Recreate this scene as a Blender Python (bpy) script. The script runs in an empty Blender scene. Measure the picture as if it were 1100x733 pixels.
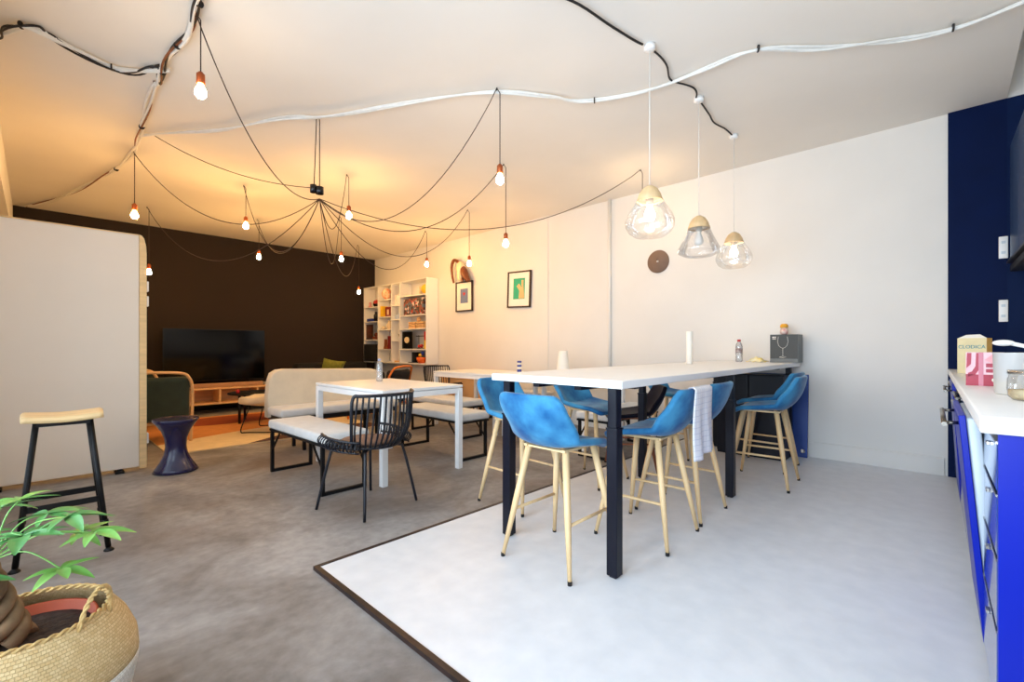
import bpy, bmesh, math, random
from mathutils import Vector, Matrix
random.seed(7)
R = math.radians
PI = math.pi
SC = bpy.context.scene
COL = SC.collection

# ------------------------------------------------------------------ materials
def lin(c):
    def f(v):
        v /= 255.0
        return v / 12.92 if v <= 0.04045 else ((v + 0.055) / 1.055) ** 2.4
    return (f(c[0]), f(c[1]), f(c[2]), 1.0)

MATS = {}
def pm(name, rgb, rough=0.6, metal=0.0, var=0.0, scale=8.0, bump=0.0, bscale=60.0, spec=0.5, sheen=0.0, coat=0.0, stretch=None, rgb2=None):
    """procedural principled material: base colour broken up by noise, noise bump"""
    if name in MATS: return MATS[name]
    m = bpy.data.materials.new(name); m.use_nodes = True
    nt = m.node_tree; b = nt.nodes['Principled BSDF']
    b.inputs['Roughness'].default_value = rough
    b.inputs['Metallic'].default_value = metal
    b.inputs['Specular IOR Level'].default_value = spec
    if sheen:
        b.inputs['Sheen Weight'].default_value = sheen
        b.inputs['Sheen Roughness'].default_value = 0.35
    if coat: b.inputs['Coat Weight'].default_value = coat
    c = lin(rgb)
    tc = nt.nodes.new('ShaderNodeTexCoord')
    src = tc.outputs['Object']
    if stretch:
        mp = nt.nodes.new('ShaderNodeMapping'); mp.inputs['Scale'].default_value = stretch
        nt.links.new(src, mp.inputs['Vector']); src = mp.outputs['Vector']
    n = nt.nodes.new('ShaderNodeTexNoise'); n.inputs['Scale'].default_value = scale; n.inputs['Detail'].default_value = 5
    nt.links.new(src, n.inputs['Vector'])
    r = nt.nodes.new('ShaderNodeValToRGB')
    if rgb2 is not None: c2 = lin(rgb2); c1 = c
    else:
        c1 = tuple(max(0, x * (1 - var)) for x in c[:3]) + (1,)
        c2 = tuple(min(1, x * (1 + var)) for x in c[:3]) + (1,)
    r.color_ramp.elements[0].position = 0.32; r.color_ramp.elements[0].color = c1
    r.color_ramp.elements[1].position = 0.68; r.color_ramp.elements[1].color = c2
    nt.links.new(n.outputs['Fac'], r.inputs['Fac']); nt.links.new(r.outputs['Color'], b.inputs['Base Color'])
    if bump:
        n2 = nt.nodes.new('ShaderNodeTexNoise'); n2.inputs['Scale'].default_value = bscale; n2.inputs['Detail'].default_value = 4
        nt.links.new(src, n2.inputs['Vector'])
        bp = nt.nodes.new('ShaderNodeBump'); bp.inputs['Strength'].default_value = bump; bp.inputs['Distance'].default_value = 0.01
        nt.links.new(n2.outputs['Fac'], bp.inputs['Height']); nt.links.new(bp.outputs['Normal'], b.inputs['Normal'])
    MATS[name] = m
    return m

def em(name, rgb, strength):
    if name in MATS: return MATS[name]
    m = bpy.data.materials.new(name); m.use_nodes = True
    nt = m.node_tree; nt.nodes.clear()
    e = nt.nodes.new('ShaderNodeEmission'); e.inputs['Color'].default_value = rgb; e.inputs['Strength'].default_value = strength
    o = nt.nodes.new('ShaderNodeOutputMaterial'); nt.links.new(e.outputs[0], o.inputs[0])
    MATS[name] = m; return m

def glassy(name, tint=(1, 1, 1, 1), gloss=0.12, rough=0.03, ior=1.45, milk=0.0):
    """thin clear pane: transparent with fresnel reflections"""
    if name in MATS: return MATS[name]
    m = bpy.data.materials.new(name); m.use_nodes = True
    nt = m.node_tree; nt.nodes.clear()
    t = nt.nodes.new('ShaderNodeBsdfTransparent'); t.inputs['Color'].default_value = tint
    g = nt.nodes.new('ShaderNodeBsdfGlossy'); g.inputs['Roughness'].default_value = rough
    lw = nt.nodes.new('ShaderNodeLayerWeight'); lw.inputs['Blend'].default_value = 0.35
    mth = nt.nodes.new('ShaderNodeMath'); mth.operation = 'MULTIPLY_ADD'; mth.inputs[1].default_value = 0.55; mth.inputs[2].default_value = gloss * 0.4
    mx = nt.nodes.new('ShaderNodeMixShader')
    nt.links.new(lw.outputs['Fresnel'], mth.inputs[0]); nt.links.new(mth.outputs[0], mx.inputs[0])
    nt.links.new(t.outputs[0], mx.inputs[1]); nt.links.new(g.outputs[0], mx.inputs[2])
    out = mx.outputs[0]
    if milk:
        d = nt.nodes.new('ShaderNodeBsdfDiffuse'); d.inputs['Color'].default_value = (0.9, 0.9, 0.88, 1)
        m2 = nt.nodes.new('ShaderNodeMixShader'); m2.inputs[0].default_value = milk
        nt.links.new(out, m2.inputs[1]); nt.links.new(d.outputs[0], m2.inputs[2]); out = m2.outputs[0]
    o = nt.nodes.new('ShaderNodeOutputMaterial'); nt.links.new(out, o.inputs[0])
    MATS[name] = m; return m

M = dict(
    wall=pm('wall_paint', (226, 223, 217), 0.85, var=0.02, scale=2, bump=0.05, bscale=90),
    ceiling=pm('ceiling_plaster', (232, 227, 219), 0.9, var=0.025, scale=1.3, bump=0.25, bscale=3.5),
    dark_wall=pm('dark_wall_paint', (31, 18, 11), 0.85, var=0.08, scale=2),
    navy_wall=pm('navy_panel', (0, 19, 60), 0.6, var=0.12, scale=3, spec=.1),
    slate=pm('slate_lacquer', (40, 62, 98), 0.35, var=0.05, scale=3),
    white_lam=pm('white_laminate', (236, 236, 234), 0.35, var=0.012, scale=4),
    white_metal=pm('white_metal', (235, 236, 236), 0.4, var=0.01, scale=4),
    navy_metal=pm('navy_metal', (3, 5, 22), 0.4, var=0.1, scale=6, spec=.3),
    black_metal=pm('black_metal', (9, 9, 11), 0.5, var=0.1, scale=10, spec=.3),
    gun_metal=pm('gunmetal', (14, 18, 28), 0.4, var=0.1, scale=10, spec=.4),
    chrome=pm('brushed_steel', (190, 188, 184), 0.25, metal=1.0, var=0.03, scale=10),
    dark_steel=pm('dark_steel', (110, 105, 98), 0.3, metal=1.0, var=0.05, scale=10),
    velvet=pm('blue_velvet', (4, 76, 132), 0.8, rgb2=(62, 138, 180), scale=8, bump=0.25, bscale=14, sheen=0.25, spec=.3),
    velvet_dark=pm('navy_velvet', (8, 12, 32), 0.8, var=0.15, scale=9, sheen=0.1, spec=.2),
    beech=pm('beech_wood', (222, 190, 142), 0.45, var=0.08, scale=6, stretch=(6, 6, 0.7)),
    walnut=pm('walnut_wood', (140, 78, 45), 0.5, var=0.12, scale=6, stretch=(6, 6, 0.7)),
    oak=pm('oak_board', (224, 182, 130), 0.5, var=0.12, scale=5, stretch=(0.8, 6, 6)),
    pale_wood=pm('pale_wood', (238, 205, 150), 0.5, var=0.08, scale=5, stretch=(1, 8, 8)),
    cushion=pm('grey_cushion_fabric', (206, 206, 204), 0.9, var=0.05, scale=14, bump=0.1, bscale=160, sheen=0.2),
    cream=pm('cream_fabric', (214, 200, 176), 0.9, var=0.05, scale=7, bump=0.15, bscale=40, sheen=0.2),
    green_fab=pm('dark_green_fabric', (44, 58, 50), 0.9, var=0.1, scale=10, sheen=0.2),
    olive=pm('olive_velvet', (120, 124, 44), 0.85, var=0.25, scale=16, sheen=0.4),
    charcoal=pm('charcoal_fabric', (14, 14, 16), 0.9, var=0.15, scale=10),
    black_plastic=pm('black_plastic', (12, 12, 14), 0.25, var=0.05, scale=10),
    screen=pm('tv_glass', (4, 4, 5), 0.1, var=0.05, scale=4, spec=.3),
    purple=pm('violet_plastic', (24, 20, 66), 0.22, var=0.06, scale=4, coat=0.4),
    orange=pm('orange_lacquer', (222, 120, 30), 0.45, var=0.06, scale=6),
    frame_dark=pm('dark_brown_frame', (52, 28, 24), 0.4, var=0.1, scale=8),
    paper=pm('paper_white', (236, 232, 222), 0.8, var=0.015, scale=6),
    copper=pm('copper_socket', (160, 82, 42), 0.4, metal=0.6, var=0.08, scale=20),
    cord=pm('brown_textile_cord', (60, 44, 38), 0.8, var=0.15, scale=60),
    cable_white=pm('white_cable', (226, 225, 220), 0.55, var=0.05, scale=20),
    cable_black=pm('black_cable', (26, 22, 22), 0.6, var=0.1, scale=20),
    cable_brown=pm('brown_cable', (120, 66, 34), 0.6, var=0.1, scale=20),
    basket=pm('seagrass_weave', (214, 178, 116), 0.8, var=0.18, scale=30, bump=0.6, bscale=60),
    basket_white=pm('white_seagrass', (232, 226, 212), 0.8, var=0.08, scale=30, bump=0.6, bscale=60),
    terracotta=pm('terracotta', (176, 74, 40), 0.6, var=0.1, scale=10),
    soil=pm('soil', (58, 42, 32), 1.0, var=0.4, scale=40, bump=1.0, bscale=60),
    bark=pm('pachira_bark', (150, 120, 88), 0.85, rgb2=(96, 72, 50), scale=14, bump=0.5, bscale=30),
    leaf=pm('leaf_green', (58, 124, 62), 0.35, rgb2=(112, 170, 96), scale=9, bump=0.1, bscale=20),
    leaf_light=pm('young_leaf_green', (96, 158, 66), 0.35, rgb2=(146, 196, 104), scale=9),
    counter=pm('white_worktop', (238, 238, 236), 0.3, var=0.015, scale=5),
    blue_gloss=pm('royal_blue_gloss', (0, 28, 158), 0.35, var=0.06, scale=2, spec=.25),
    blue_front=pm('blue_front', (30, 74, 150), 0.15, var=0.05, scale=2, coat=0.6),
    liner=pm('grey_liner', (196, 206, 214), 0.35, var=0.02, scale=4),
    towel=pm('white_tea_towel', (236, 236, 240), 0.95, var=0.02, scale=20, bump=0.2, bscale=200),
    red=pm('red_print', (190, 40, 40), 0.5, var=0.06, scale=10),
    dark_red=pm('dark_red_print', (120, 30, 28), 0.5, var=0.1, scale=10),
    yellow=pm('yellow_print', (238, 196, 50), 0.5, var=0.06, scale=10),
    pink=pm('pink_print', (230, 160, 165), 0.6, var=0.1, scale=30),
    blue_print=pm('blue_print', (40, 60, 150), 0.5, var=0.08, scale=10),
    pale_blue_art=pm('slate_blue_art', (110, 124, 160), 0.7, var=0.05, scale=20),
    green_art=pm('green_art', (48, 168, 130), 0.7, var=0.05, scale=20),
    green_bright=pm('green_plastic', (40, 190, 90), 0.4, var=0.05, scale=10),
    grey_box=pm('grey_carton', (66, 68, 67), 0.6, var=0.04, scale=10),
    grey_box_side=pm('light_grey_carton', (104, 108, 107), 0.5, var=0.04, scale=10),
    cork=pm('brown_clock_face', (122, 98, 82), 0.7, var=0.08, scale=12),
    skull=pm('bone', (226, 206, 172), 0.6, var=0.06, scale=10),
    horn=pm('brown_horn', (112, 56, 26), 0.45, var=0.2, scale=20, bump=0.3, bscale=40),
    tan=pm('tan_board', (222, 178, 126), 0.6, var=0.05, scale=4),
    rug_orange=pm('rug_orange', (208, 138, 74), 0.98, var=0.08, scale=12, bump=0.3, bscale=200),
    rug_cream=pm('rug_cream', (222, 200, 158), 0.98, var=0.05, scale=12, bump=0.3, bscale=200),
    rug_brown=pm('rug_brown', (84, 56, 44), 0.98, var=0.1, scale=12, bump=0.3, bscale=200),
    rug_rust=pm('rug_rust', (150, 66, 26), 0.98, var=0.1, scale=12, bump=0.3, bscale=200),
    clear=glassy('clear_glass'),
    ribbed=glassy('pendant_glass', gloss=0.25, milk=0.025),
    window_glass=glassy('window_glass', gloss=0.05),
    pet=glassy('pet_plastic', tint=(0.86, 0.88, 0.92, 1), gloss=0.4, milk=0.15),
    box_clear=glassy('clear_plastic', tint=(0.97, 0.97, 0.99, 1), gloss=0.2, milk=0.45),
    water=glassy('water_tint', tint=(0.88, 0.92, 0.96, 1), gloss=0.3),
    oats=pm('oat_flakes', (222, 204, 164), 0.9, var=0.15, scale=60, bump=0.6, bscale=90),
    rubber=pm('black_rubber', (20, 18, 18), 0.8, var=0.05, scale=10),
)
BULB = em('warm_filament_bulb', (1.0, 0.55, 0.18, 1), 340)
BULB_SOFT = em('soft_filament_bulb', (1.0, 0.66, 0.34, 1), 110)
BULB_NEAR = em('warm_pendant_bulb', (1.0, 0.82, 0.60, 1), 45)

def concrete(name, a, b, c, rough, scale, patch=0.0):
    m = bpy.data.materials.new(name); m.use_nodes = True
    nt = m.node_tree; p = nt.nodes['Principled BSDF']; p.inputs['Roughness'].default_value = rough
    tc = nt.nodes.new('ShaderNodeTexCoord')
    n1 = nt.nodes.new('ShaderNodeTexNoise'); n1.inputs['Scale'].default_value = scale; n1.inputs['Detail'].default_value = 8; n1.inputs['Roughness'].default_value = 0.65; n1.inputs['Distortion'].default_value = 0.6
    n2 = nt.nodes.new('ShaderNodeTexNoise'); n2.inputs['Scale'].default_value = scale * 14; n2.inputs['Detail'].default_value = 6
    n3 = nt.nodes.new('ShaderNodeTexNoise'); n3.inputs['Scale'].default_value = scale * 0.55; n3.inputs['Detail'].default_value = 3; n3.inputs['Distortion'].default_value = 1.2
    for n in (n1, n2, n3): nt.links.new(tc.outputs['Object'], n.inputs['Vector'])
    r = nt.nodes.new('ShaderNodeValToRGB')
    e = r.color_ramp.elements
    e[0].position = 0.36; e[0].color = lin(a); e[1].position = 0.64; e[1].color = lin(b)
    nt.links.new(n1.outputs['Fac'], r.inputs['Fac'])
    mx = nt.nodes.new('ShaderNodeMix'); mx.data_type = 'RGBA'; mx.blend_type = 'OVERLAY'; mx.inputs[0].default_value = 0.35
    nt.links.new(r.outputs['Color'], mx.inputs[6]); nt.links.new(n2.outputs['Fac'], mx.inputs[7])
    mx2 = nt.nodes.new('ShaderNodeMix'); mx2.data_type = 'RGBA'; mx2.inputs[7].default_value = lin(c)
    r3 = nt.nodes.new('ShaderNodeValToRGB'); r3.color_ramp.elements[0].position = 0.5; r3.color_ramp.elements[1].position = 0.72
    r3.color_ramp.elements[1].color = (patch, patch, patch, 1)
    nt.links.new(n3.outputs['Fac'], r3.inputs['Fac']); nt.links.new(r3.outputs['Color'], mx2.inputs[0])
    nt.links.new(mx.outputs[2], mx2.inputs[6]); nt.links.new(mx2.outputs[2], p.inputs['Base Color'])
    bp = nt.nodes.new('ShaderNodeBump'); bp.inputs['Strength'].default_value = 0.12; bp.inputs['Distance'].default_value = 0.01
    nt.links.new(n2.outputs['Fac'], bp.inputs['Height']); nt.links.new(bp.outputs['Normal'], p.inputs['Normal'])
    return m
M['concrete'] = concrete('worn_concrete', (112, 107, 104), (156, 153, 151), (104, 82, 68), 0.55, 1.3, 0.6)
M['lino'] = concrete('pale_vinyl', (219, 221, 224), (224, 226, 229), (212, 212, 212), 0.42, 0.7, 0.3)

# ------------------------------------------------------------------ mesh builder
class MB:
    def __init__(s): s.v = []; s.f = []; s.mi = 0
    def add(s, verts, faces, smooth=False):
        o = len(s.v); s.v += [tuple(v) for v in verts]
        s.f += [([i + o for i in f], s.mi, smooth) for f in faces]
        return s
    def box(s, x0, y0, z0, x1, y1, z1, bev=0.0, seg=2, mat=None):
        if mat is not None: s.mi = mat
        if x0 > x1: x0, x1 = x1, x0
        if y0 > y1: y0, y1 = y1, y0
        if z0 > z1: z0, z1 = z1, z0
        if not bev:
            v = [(x, y, z) for z in (z0, z1) for y in (y0, y1) for x in (x0, x1)]
            return s.add(v, [(0, 2, 3, 1), (4, 5, 7, 6), (0, 1, 5, 4), (2, 6, 7, 3), (0, 4, 6, 2), (1, 3, 7, 5)])
        bm = bmesh.new()
        bmesh.ops.create_cube(bm, size=1, matrix=Matrix.Translation(((x0 + x1) / 2, (y0 + y1) / 2, (z0 + z1) / 2)) @ Matrix.Diagonal((x1 - x0, y1 - y0, z1 - z0, 1)))
        bev = min(bev, 0.49 * min(x1 - x0, y1 - y0, z1 - z0))
        bmesh.ops.bevel(bm, geom=bm.edges[:], offset=bev, segments=seg, profile=0.5, affect='EDGES')
        return s.frombm(bm, seg > 1)
    def frombm(s, bm, smooth=False, mtx=None):
        bm.verts.ensure_lookup_table(); bm.verts.index_update()
        v = [(mtx @ x.co if mtx else x.co) for x in bm.verts]
        s.add(v, [[l.vert.index for l in f.loops] for f in bm.faces], smooth); bm.free(); return s
    def obox(s, p0, p1, w, h, up=(0, 0, 1), bev=0.0):
        """bar of rectangular section from p0 to p1: w sideways, h along up"""
        p0 = Vector(p0); p1 = Vector(p1); d = (p1 - p0); L = d.length; d.normalize()
        up = Vector(up); sd = d.cross(up)
        if sd.length < 1e-4: sd = d.cross(Vector((1, 0, 0)))
        sd.normalize(); u = sd.cross(d).normalized()
        a = sd * w / 2; b = u * h / 2
        v = [p0 - a - b, p0 + a - b, p0 + a + b, p0 - a + b, p1 - a - b, p1 + a - b, p1 + a + b, p1 - a + b]
        return s.add(v, [(3, 2, 1, 0), (4, 5, 6, 7), (0, 1, 5, 4), (1, 2, 6, 5), (2, 3, 7, 6), (3, 0, 4, 7)])
    def tube(s, pts, r, seg=8, closed=False, mat=None, cap=True):
        if mat is not None: s.mi = mat
        P = [Vector(p) for p in pts]; n = len(P)
        rr = r if isinstance(r, (list, tuple)) else [r] * n
        T = []
        for i in range(n):
            if closed: t = P[(i + 1) % n] - P[i - 1]
            else: t = P[min(i + 1, n - 1)] - P[max(i - 1, 0)]
            if t.length < 1e-9: t = Vector((0, 0, 1))
            T.append(t.normalized())
        up = Vector((0, 0, 1)) if abs(T[0].z) < 0.9 else Vector((1, 0, 0))
        N = (up - T[0] * up.dot(T[0])).normalized()
        V = []
        for i in range(n):
            N = N - T[i] * N.dot(T[i])
            if N.length < 1e-6: N = T[i].orthogonal()
            N.normalize(); B = T[i].cross(N)
            for k in range(seg):
                a = 2 * PI * k / seg
                V.append(P[i] + (N * math.cos(a) + B * math.sin(a)) * rr[i])
        F = []
        for i in range(n if closed else n - 1):
            j = (i + 1) % n
            for k in range(seg):
                k2 = (k + 1) % seg
                F.append((i * seg + k, i * seg + k2, j * seg + k2, j * seg + k))
        s.add(V, F, True)
        if not closed and cap:
            o = len(s.v) - len(V)
            s.f.append(([o + k for k in range(seg)][::-1], s.mi, False))
            s.f.append(([o + (n - 1) * seg + k for k in range(seg)], s.mi, False))
        return s
    def lathe(s, prof, seg=24, c=(0, 0, 0), mat=None, sx=1.0, sy=1.0):
        if mat is not None: s.mi = mat
        V = []; F = []
        for r, z in prof:
            for k in range(seg):
                a = 2 * PI * k / seg
                V.append((c[0] + r * math.cos(a) * sx, c[1] + r * math.sin(a) * sy, c[2] + z))
        for i in range(len(prof) - 1):
            for k in range(seg):
                k2 = (k + 1) % seg
                F.append((i * seg + k, i * seg + k2, (i + 1) * seg + k2, (i + 1) * seg + k))
        s.add(V, F, True)
        o = len(s.v) - len(V)
        if prof[0][0] > 1e-4: s.f.append(([o + k for k in range(seg)][::-1], s.mi, False))
        if prof[-1][0] > 1e-4: s.f.append(([o + (len(prof) - 1) * seg + k for k in range(seg)], s.mi, False))
        return s
    def ball(s, c, r, seg=16, mat=None, sz=(1, 1, 1)):
        n = seg // 2
        prof = [(max(1e-5, math.sin(PI * i / n)), -math.cos(PI * i / n)) for i in range(n + 1)]
        if mat is not None: s.mi = mat
        V = []; F = []
        for a, z in prof:
            for k in range(seg):
                t = 2 * PI * k / seg
                V.append((c[0] + r * a * math.cos(t) * sz[0], c[1] + r * a * math.sin(t) * sz[1], c[2] + r * z * sz[2]))
        for i in range(n):
            for k in range(seg):
                k2 = (k + 1) % seg
                F.append((i * seg + k, i * seg + k2, (i + 1) * seg + k2, (i + 1) * seg + k))
        return s.add(V, F, True)
    def prism(s, poly, axis, a0, a1, mat=None, smooth=False):
        """polygon (2D) extruded along axis 'x','y' or 'z' from a0 to a1"""
        if mat is not None: s.mi = mat
        def P(p, a):
            return {'x': (a, p[0], p[1]), 'y': (p[0], a, p[1]), 'z': (p[0], p[1], a)}[axis]
        n = len(poly)
        V = [P(p, a0) for p in poly] + [P(p, a1) for p in poly]
        F = [tuple(range(n))[::-1], tuple(range(n, 2 * n))]
        s.add(V, F)
        o = len(s.v) - 2 * n
        for i in range(n):
            j = (i + 1) % n
            s.f.append(([o + i, o + j, o + n + j, o + n + i], s.mi, smooth))
        return s
    def grid(s, fn, nu, nv, smooth=True, mat=None):
        if mat is not None: s.mi = mat
        V = [fn(i / nu, j / nv) for j in range(nv + 1) for i in range(nu + 1)]
        F = [(j * (nu + 1) + i, j * (nu + 1) + i + 1, (j + 1) * (nu + 1) + i + 1, (j + 1) * (nu + 1) + i) for j in range(nv) for i in range(nu)]
        return s.add(V, F, smooth)
    def build(s, name, mats, parent=None, loc=(0, 0, 0), rot=(0, 0, 0), solid=0.0, sub=0, off=0.0, fixn=True):
        me = bpy.data.meshes.new(name)
        me.from_pydata(s.v, [], [f[0] for f in s.f])
        if not isinstance(mats, (list, tuple)): mats = [mats]
        for m in mats: me.materials.append(m)
        for p, f in zip(me.polygons, s.f):
            p.material_index = f[1]; p.use_smooth = f[2]
        if fixn:
            bm = bmesh.new(); bm.from_mesh(me); bmesh.ops.recalc_face_normals(bm, faces=bm.faces[:]); bm.to_mesh(me); bm.free()
        me.update()
        o = bpy.data.objects.new(name, me); COL.objects.link(o)
        o.location = loc; o.rotation_euler = rot
        if parent is not None: o.parent = parent
        if solid:
            md = o.modifiers.new('solid', 'SOLIDIFY'); md.thickness = solid; md.offset = off
        if sub:
            md = o.modifiers.new('sub', 'SUBSURF'); md.levels = sub; md.render_levels = sub
        return o

def thing(name, label, cat, loc=(0, 0, 0), rotz=0.0, group=None):
    o = bpy.data.objects.new(name, None); COL.objects.link(o)
    o.location = loc; o.rotation_euler = (0, 0, rotz); o['label'] = label; o['category'] = cat
    o.empty_display_size = 0.1
    if group: o['group'] = group
    return o
def tag(o, label, cat, group=None):
    o['label'] = label; o['category'] = cat
    if group: o['group'] = group
    return o
def struct(o, label=None):
    o['kind'] = 'structure'
    if label: o['label'] = label
    return o
def dup(root, loc, rotz, label, group=None):
    """a copy of a thing with copies of its parts and sub-parts"""
    r = root.copy(); COL.objects.link(r); r.location = loc; r.rotation_euler = (0, 0, rotz)
    r['label'] = label
    if group: r['group'] = group
    for ch in list(root.children):
        c = ch.copy(); COL.objects.link(c); c.parent = r
        for g in list(ch.children):
            d = g.copy(); COL.objects.link(d); d.parent = c
    return r
def arc(c, r, a0, a1, n, plane='xz'):
    out = []
    for i in range(n + 1):
        a = a0 + (a1 - a0) * i / n
        u, w = r * math.cos(a), r * math.sin(a)
        out.append((c[0] + u, c[1], c[2] + w) if plane == 'xz' else (c[0], c[1] + u, c[2] + w) if plane == 'yz' else (c[0] + u, c[1] + w, c[2]))
    return out
def smooth_path(pts, n=6):
    """Catmull-Rom through points"""
    P = [Vector(p) for p in pts]; P = [P[0]] + P + [P[-1]]; out = []
    for i in range(1, len(P) - 2):
        for k in range(n):
            t = k / n
            a, b, c, d = P[i - 1], P[i], P[i + 1], P[i + 2]
            out.append(0.5 * ((2 * b) + (c - a) * t + (2 * a - 5 * b + 4 * c - d) * t * t + (3 * b - a - 3 * c + d) * t ** 3))
    out.append(P[-2]); return out
def text(name, body, size, mat, parent, loc, rot, extrude=0.0006):
    cu = bpy.data.curves.new(name, 'FONT'); cu.body = body; cu.size = size; cu.extrude = extrude
    cu.align_x = 'CENTER'; cu.align_y = 'CENTER'
    q = bpy.data.objects.new('q', cu); me = bpy.data.meshes.new_from_object(q); bpy.data.objects.remove(q); me.name = name; me.materials.clear(); me.materials.append(mat)
    o = bpy.data.objects.new(name, me); COL.objects.link(o); o.location = loc; o.rotation_euler = rot; o.parent = parent
    return o

# ------------------------------------------------------------------ camera
CAMZ = 1.08
cam = bpy.data.cameras.new('camera'); co = bpy.data.objects.new('camera', cam); COL.objects.link(co)
co.location = (0, 0, CAMZ); co.rotation_euler = (R(90), 0, -math.atan2(0.7230, 0.6909))
cam.sensor_width = 36; cam.lens = 490 / 1100 * 36; cam.shift_y = 6.5 / 1100
cam.clip_start = 0.02; cam.clip_end = 60
SC.camera = co

# ------------------------------------------------------------------ room shell
CH = 3.0      # ceiling height
XL, XR, YK, YF, YS = -0.5, 5.2, -0.66, 9.14, -0.33
struct(MB().box(XL - .3, YK - .3, -0.2, XR + .3, YF + .3, 0.0).build('floor', M['concrete']))
struct(MB().box(XL - .3, YS, CH, XR + .3, YF + .3, CH + .15).build('ceiling', M['ceiling']))
struct(MB().box(XL - .3, YK - .3, CH + .35, XR + .3, YS, CH + .5).box(XL - .3, YS, CH + .15, XR + .3, YS + .1, CH + .5).build('ceiling_kitchen', M['ceiling']))
struct(MB().box(XR, YK - .3, 0, XR + .2, YF + .2, CH + .35).build('wall_right', M['wall']))
struct(MB().box(XR - .012, 4.23, 0, XR, YF, CH).build('wall_right_lining', M['wall']))
struct(MB().box(XL, YF, 0, XR, YF + .2, CH).build('wall_far', M['dark_wall']))
# raised pale floor with a thin dark edging
struct(MB().box(0.955, YK, 0.0, XR, 2.20, 0.015).build('floor_platform', M['lino']))
struct(MB().box(0.932, YK, 0.0, 0.955, 2.20, 0.018).box(0.932, 2.20, 0.0, XR, 2.223, 0.018).build('trim_1', pm('edging_strip', (20, 14, 16), 0.5, rgb2=(60, 38, 30), scale=9)))
struct(MB().box(XR - .018, YS + .35, 0.015, XR, 1.0, 0.155, bev=.004).box(XR - .022, YS + .35, 0.155, XR, 1.0, 0.163).build('baseboard_right', M['wall']))
struct(MB().tube([(XR - .02, 3.19, 0), (XR - .02, 3.19, CH)], 0.022, 12).build('trim_2', M['wall']))
# window side: piers, sill wall, deep beam
wins = [(-0.35, 1.15), (1.4, 2.9), (3.15, 4.65)]
WZ0, WZ1 = 0.35, 2.5
wl = MB()
wl.box(XL - .25, YK - .2, 0, XL, YF, WZ0)
wl.box(XL - .25, YK - .2, WZ1, XL, YF, CH)
ys = [YK - .2] + [v for w in wins for v in w] + [YF]
for i in range(0, len(ys), 2): wl.box(XL - .25, ys[i], WZ0, XL, ys[i + 1], WZ1)
struct(wl.build('wall_left', M['wall']))
struct(MB().box(XL, YK, 2.57, -0.205, YF, CH).build('beam_left', M['wall']))
for i, (a, b) in enumerate(wins):
    f = MB(); x0, x1 = XL - .16, XL - .1
    for y in (a, (a + b) / 2 - .025, b - .05): f.box(x0, y, WZ0, x1, y + .05, WZ1)
    for z in (WZ0, WZ1 - .05): f.box(x0, a, z, x1, b, z + .05)
    o = struct(f.build('window_%d' % (i + 1), M['white_metal']))
    struct(MB().box(XL - .135, a, WZ0, XL - .13, b, WZ1).build('window_pane', M['window_glass'], o))
# rear wall with a glazed door behind the photographer
DX0, DX1, DZ = -0.2, 1.25, 2.4
rw = MB().box(XL, YK - .2, 0, DX0, YK, CH + .35).box(DX1, YK - .2, 0, XR, YK, CH + .35).box(DX0, YK - .2, DZ, DX1, YK, CH + .35)
struct(rw.build('wall_rear', M['wall']))
f = MB()
for x in (DX0, (DX0 + DX1) / 2 - .03, DX1 - .06): f.box(x, YK - .14, 0, x + .06, YK - .08, DZ)
for z in (0, DZ - .06): f.box(DX0, YK - .14, z, DX1, YK - .08, z + .06)
o = struct(f.build('door_1', M['white_metal']))
struct(MB().box(DX0, YK - .115, 0.0, DX1, YK - .11, DZ).build('door_pane', M['window_glass'], o))

# ------------------------------------------------------------------ light
w = bpy.data.worlds.new('world'); SC.world = w; w.use_nodes = True
w.node_tree.nodes['Background'].inputs[0].default_value = (0.72, 0.85, 1.0, 1)
w.node_tree.nodes['Background'].inputs[1].default_value = 1.0
def area(name, loc, rot, sx, sy, power, col):
    l = bpy.data.lights.new(name, 'AREA'); l.shape = 'RECTANGLE'; l.size = sx; l.size_y = sy; l.energy = power; l.color = col
    o = bpy.data.objects.new(name, l); COL.objects.link(o); o.location = loc; o.rotation_euler = rot; return o
for i, (a, b) in enumerate(wins):
    area('daylight_window', (XL - .28, (a + b) / 2, (WZ0 + WZ1) / 2), (0, R(-90), 0), WZ1 - WZ0, b - a, (110, 75, 16)[i], (0.70, 0.85, 1.0))
area('daylight_door', ((DX0 + DX1) / 2, YK - .25, DZ / 2), (R(-90), 0, 0), DX1 - DX0, DZ, 120, (0.70, 0.85, 1.0))
SC.view_settings.view_transform = 'Standard'; SC.view_settings.look = 'None'
SC.view_settings.exposure = 0.42; SC.view_settings.gamma = 1.0; SC.view_settings.use_curve_mapping = False
SC.cycles.max_bounces = 10; SC.cycles.diffuse_bounces = 6; SC.cycles.transparent_max_bounces = 16
SC.cycles.use_denoising = True; SC.cycles.caustics_reflective = False; SC.cycles.caustics_refractive = False
SC.cycles.sample_clamp_indirect = 8

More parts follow.
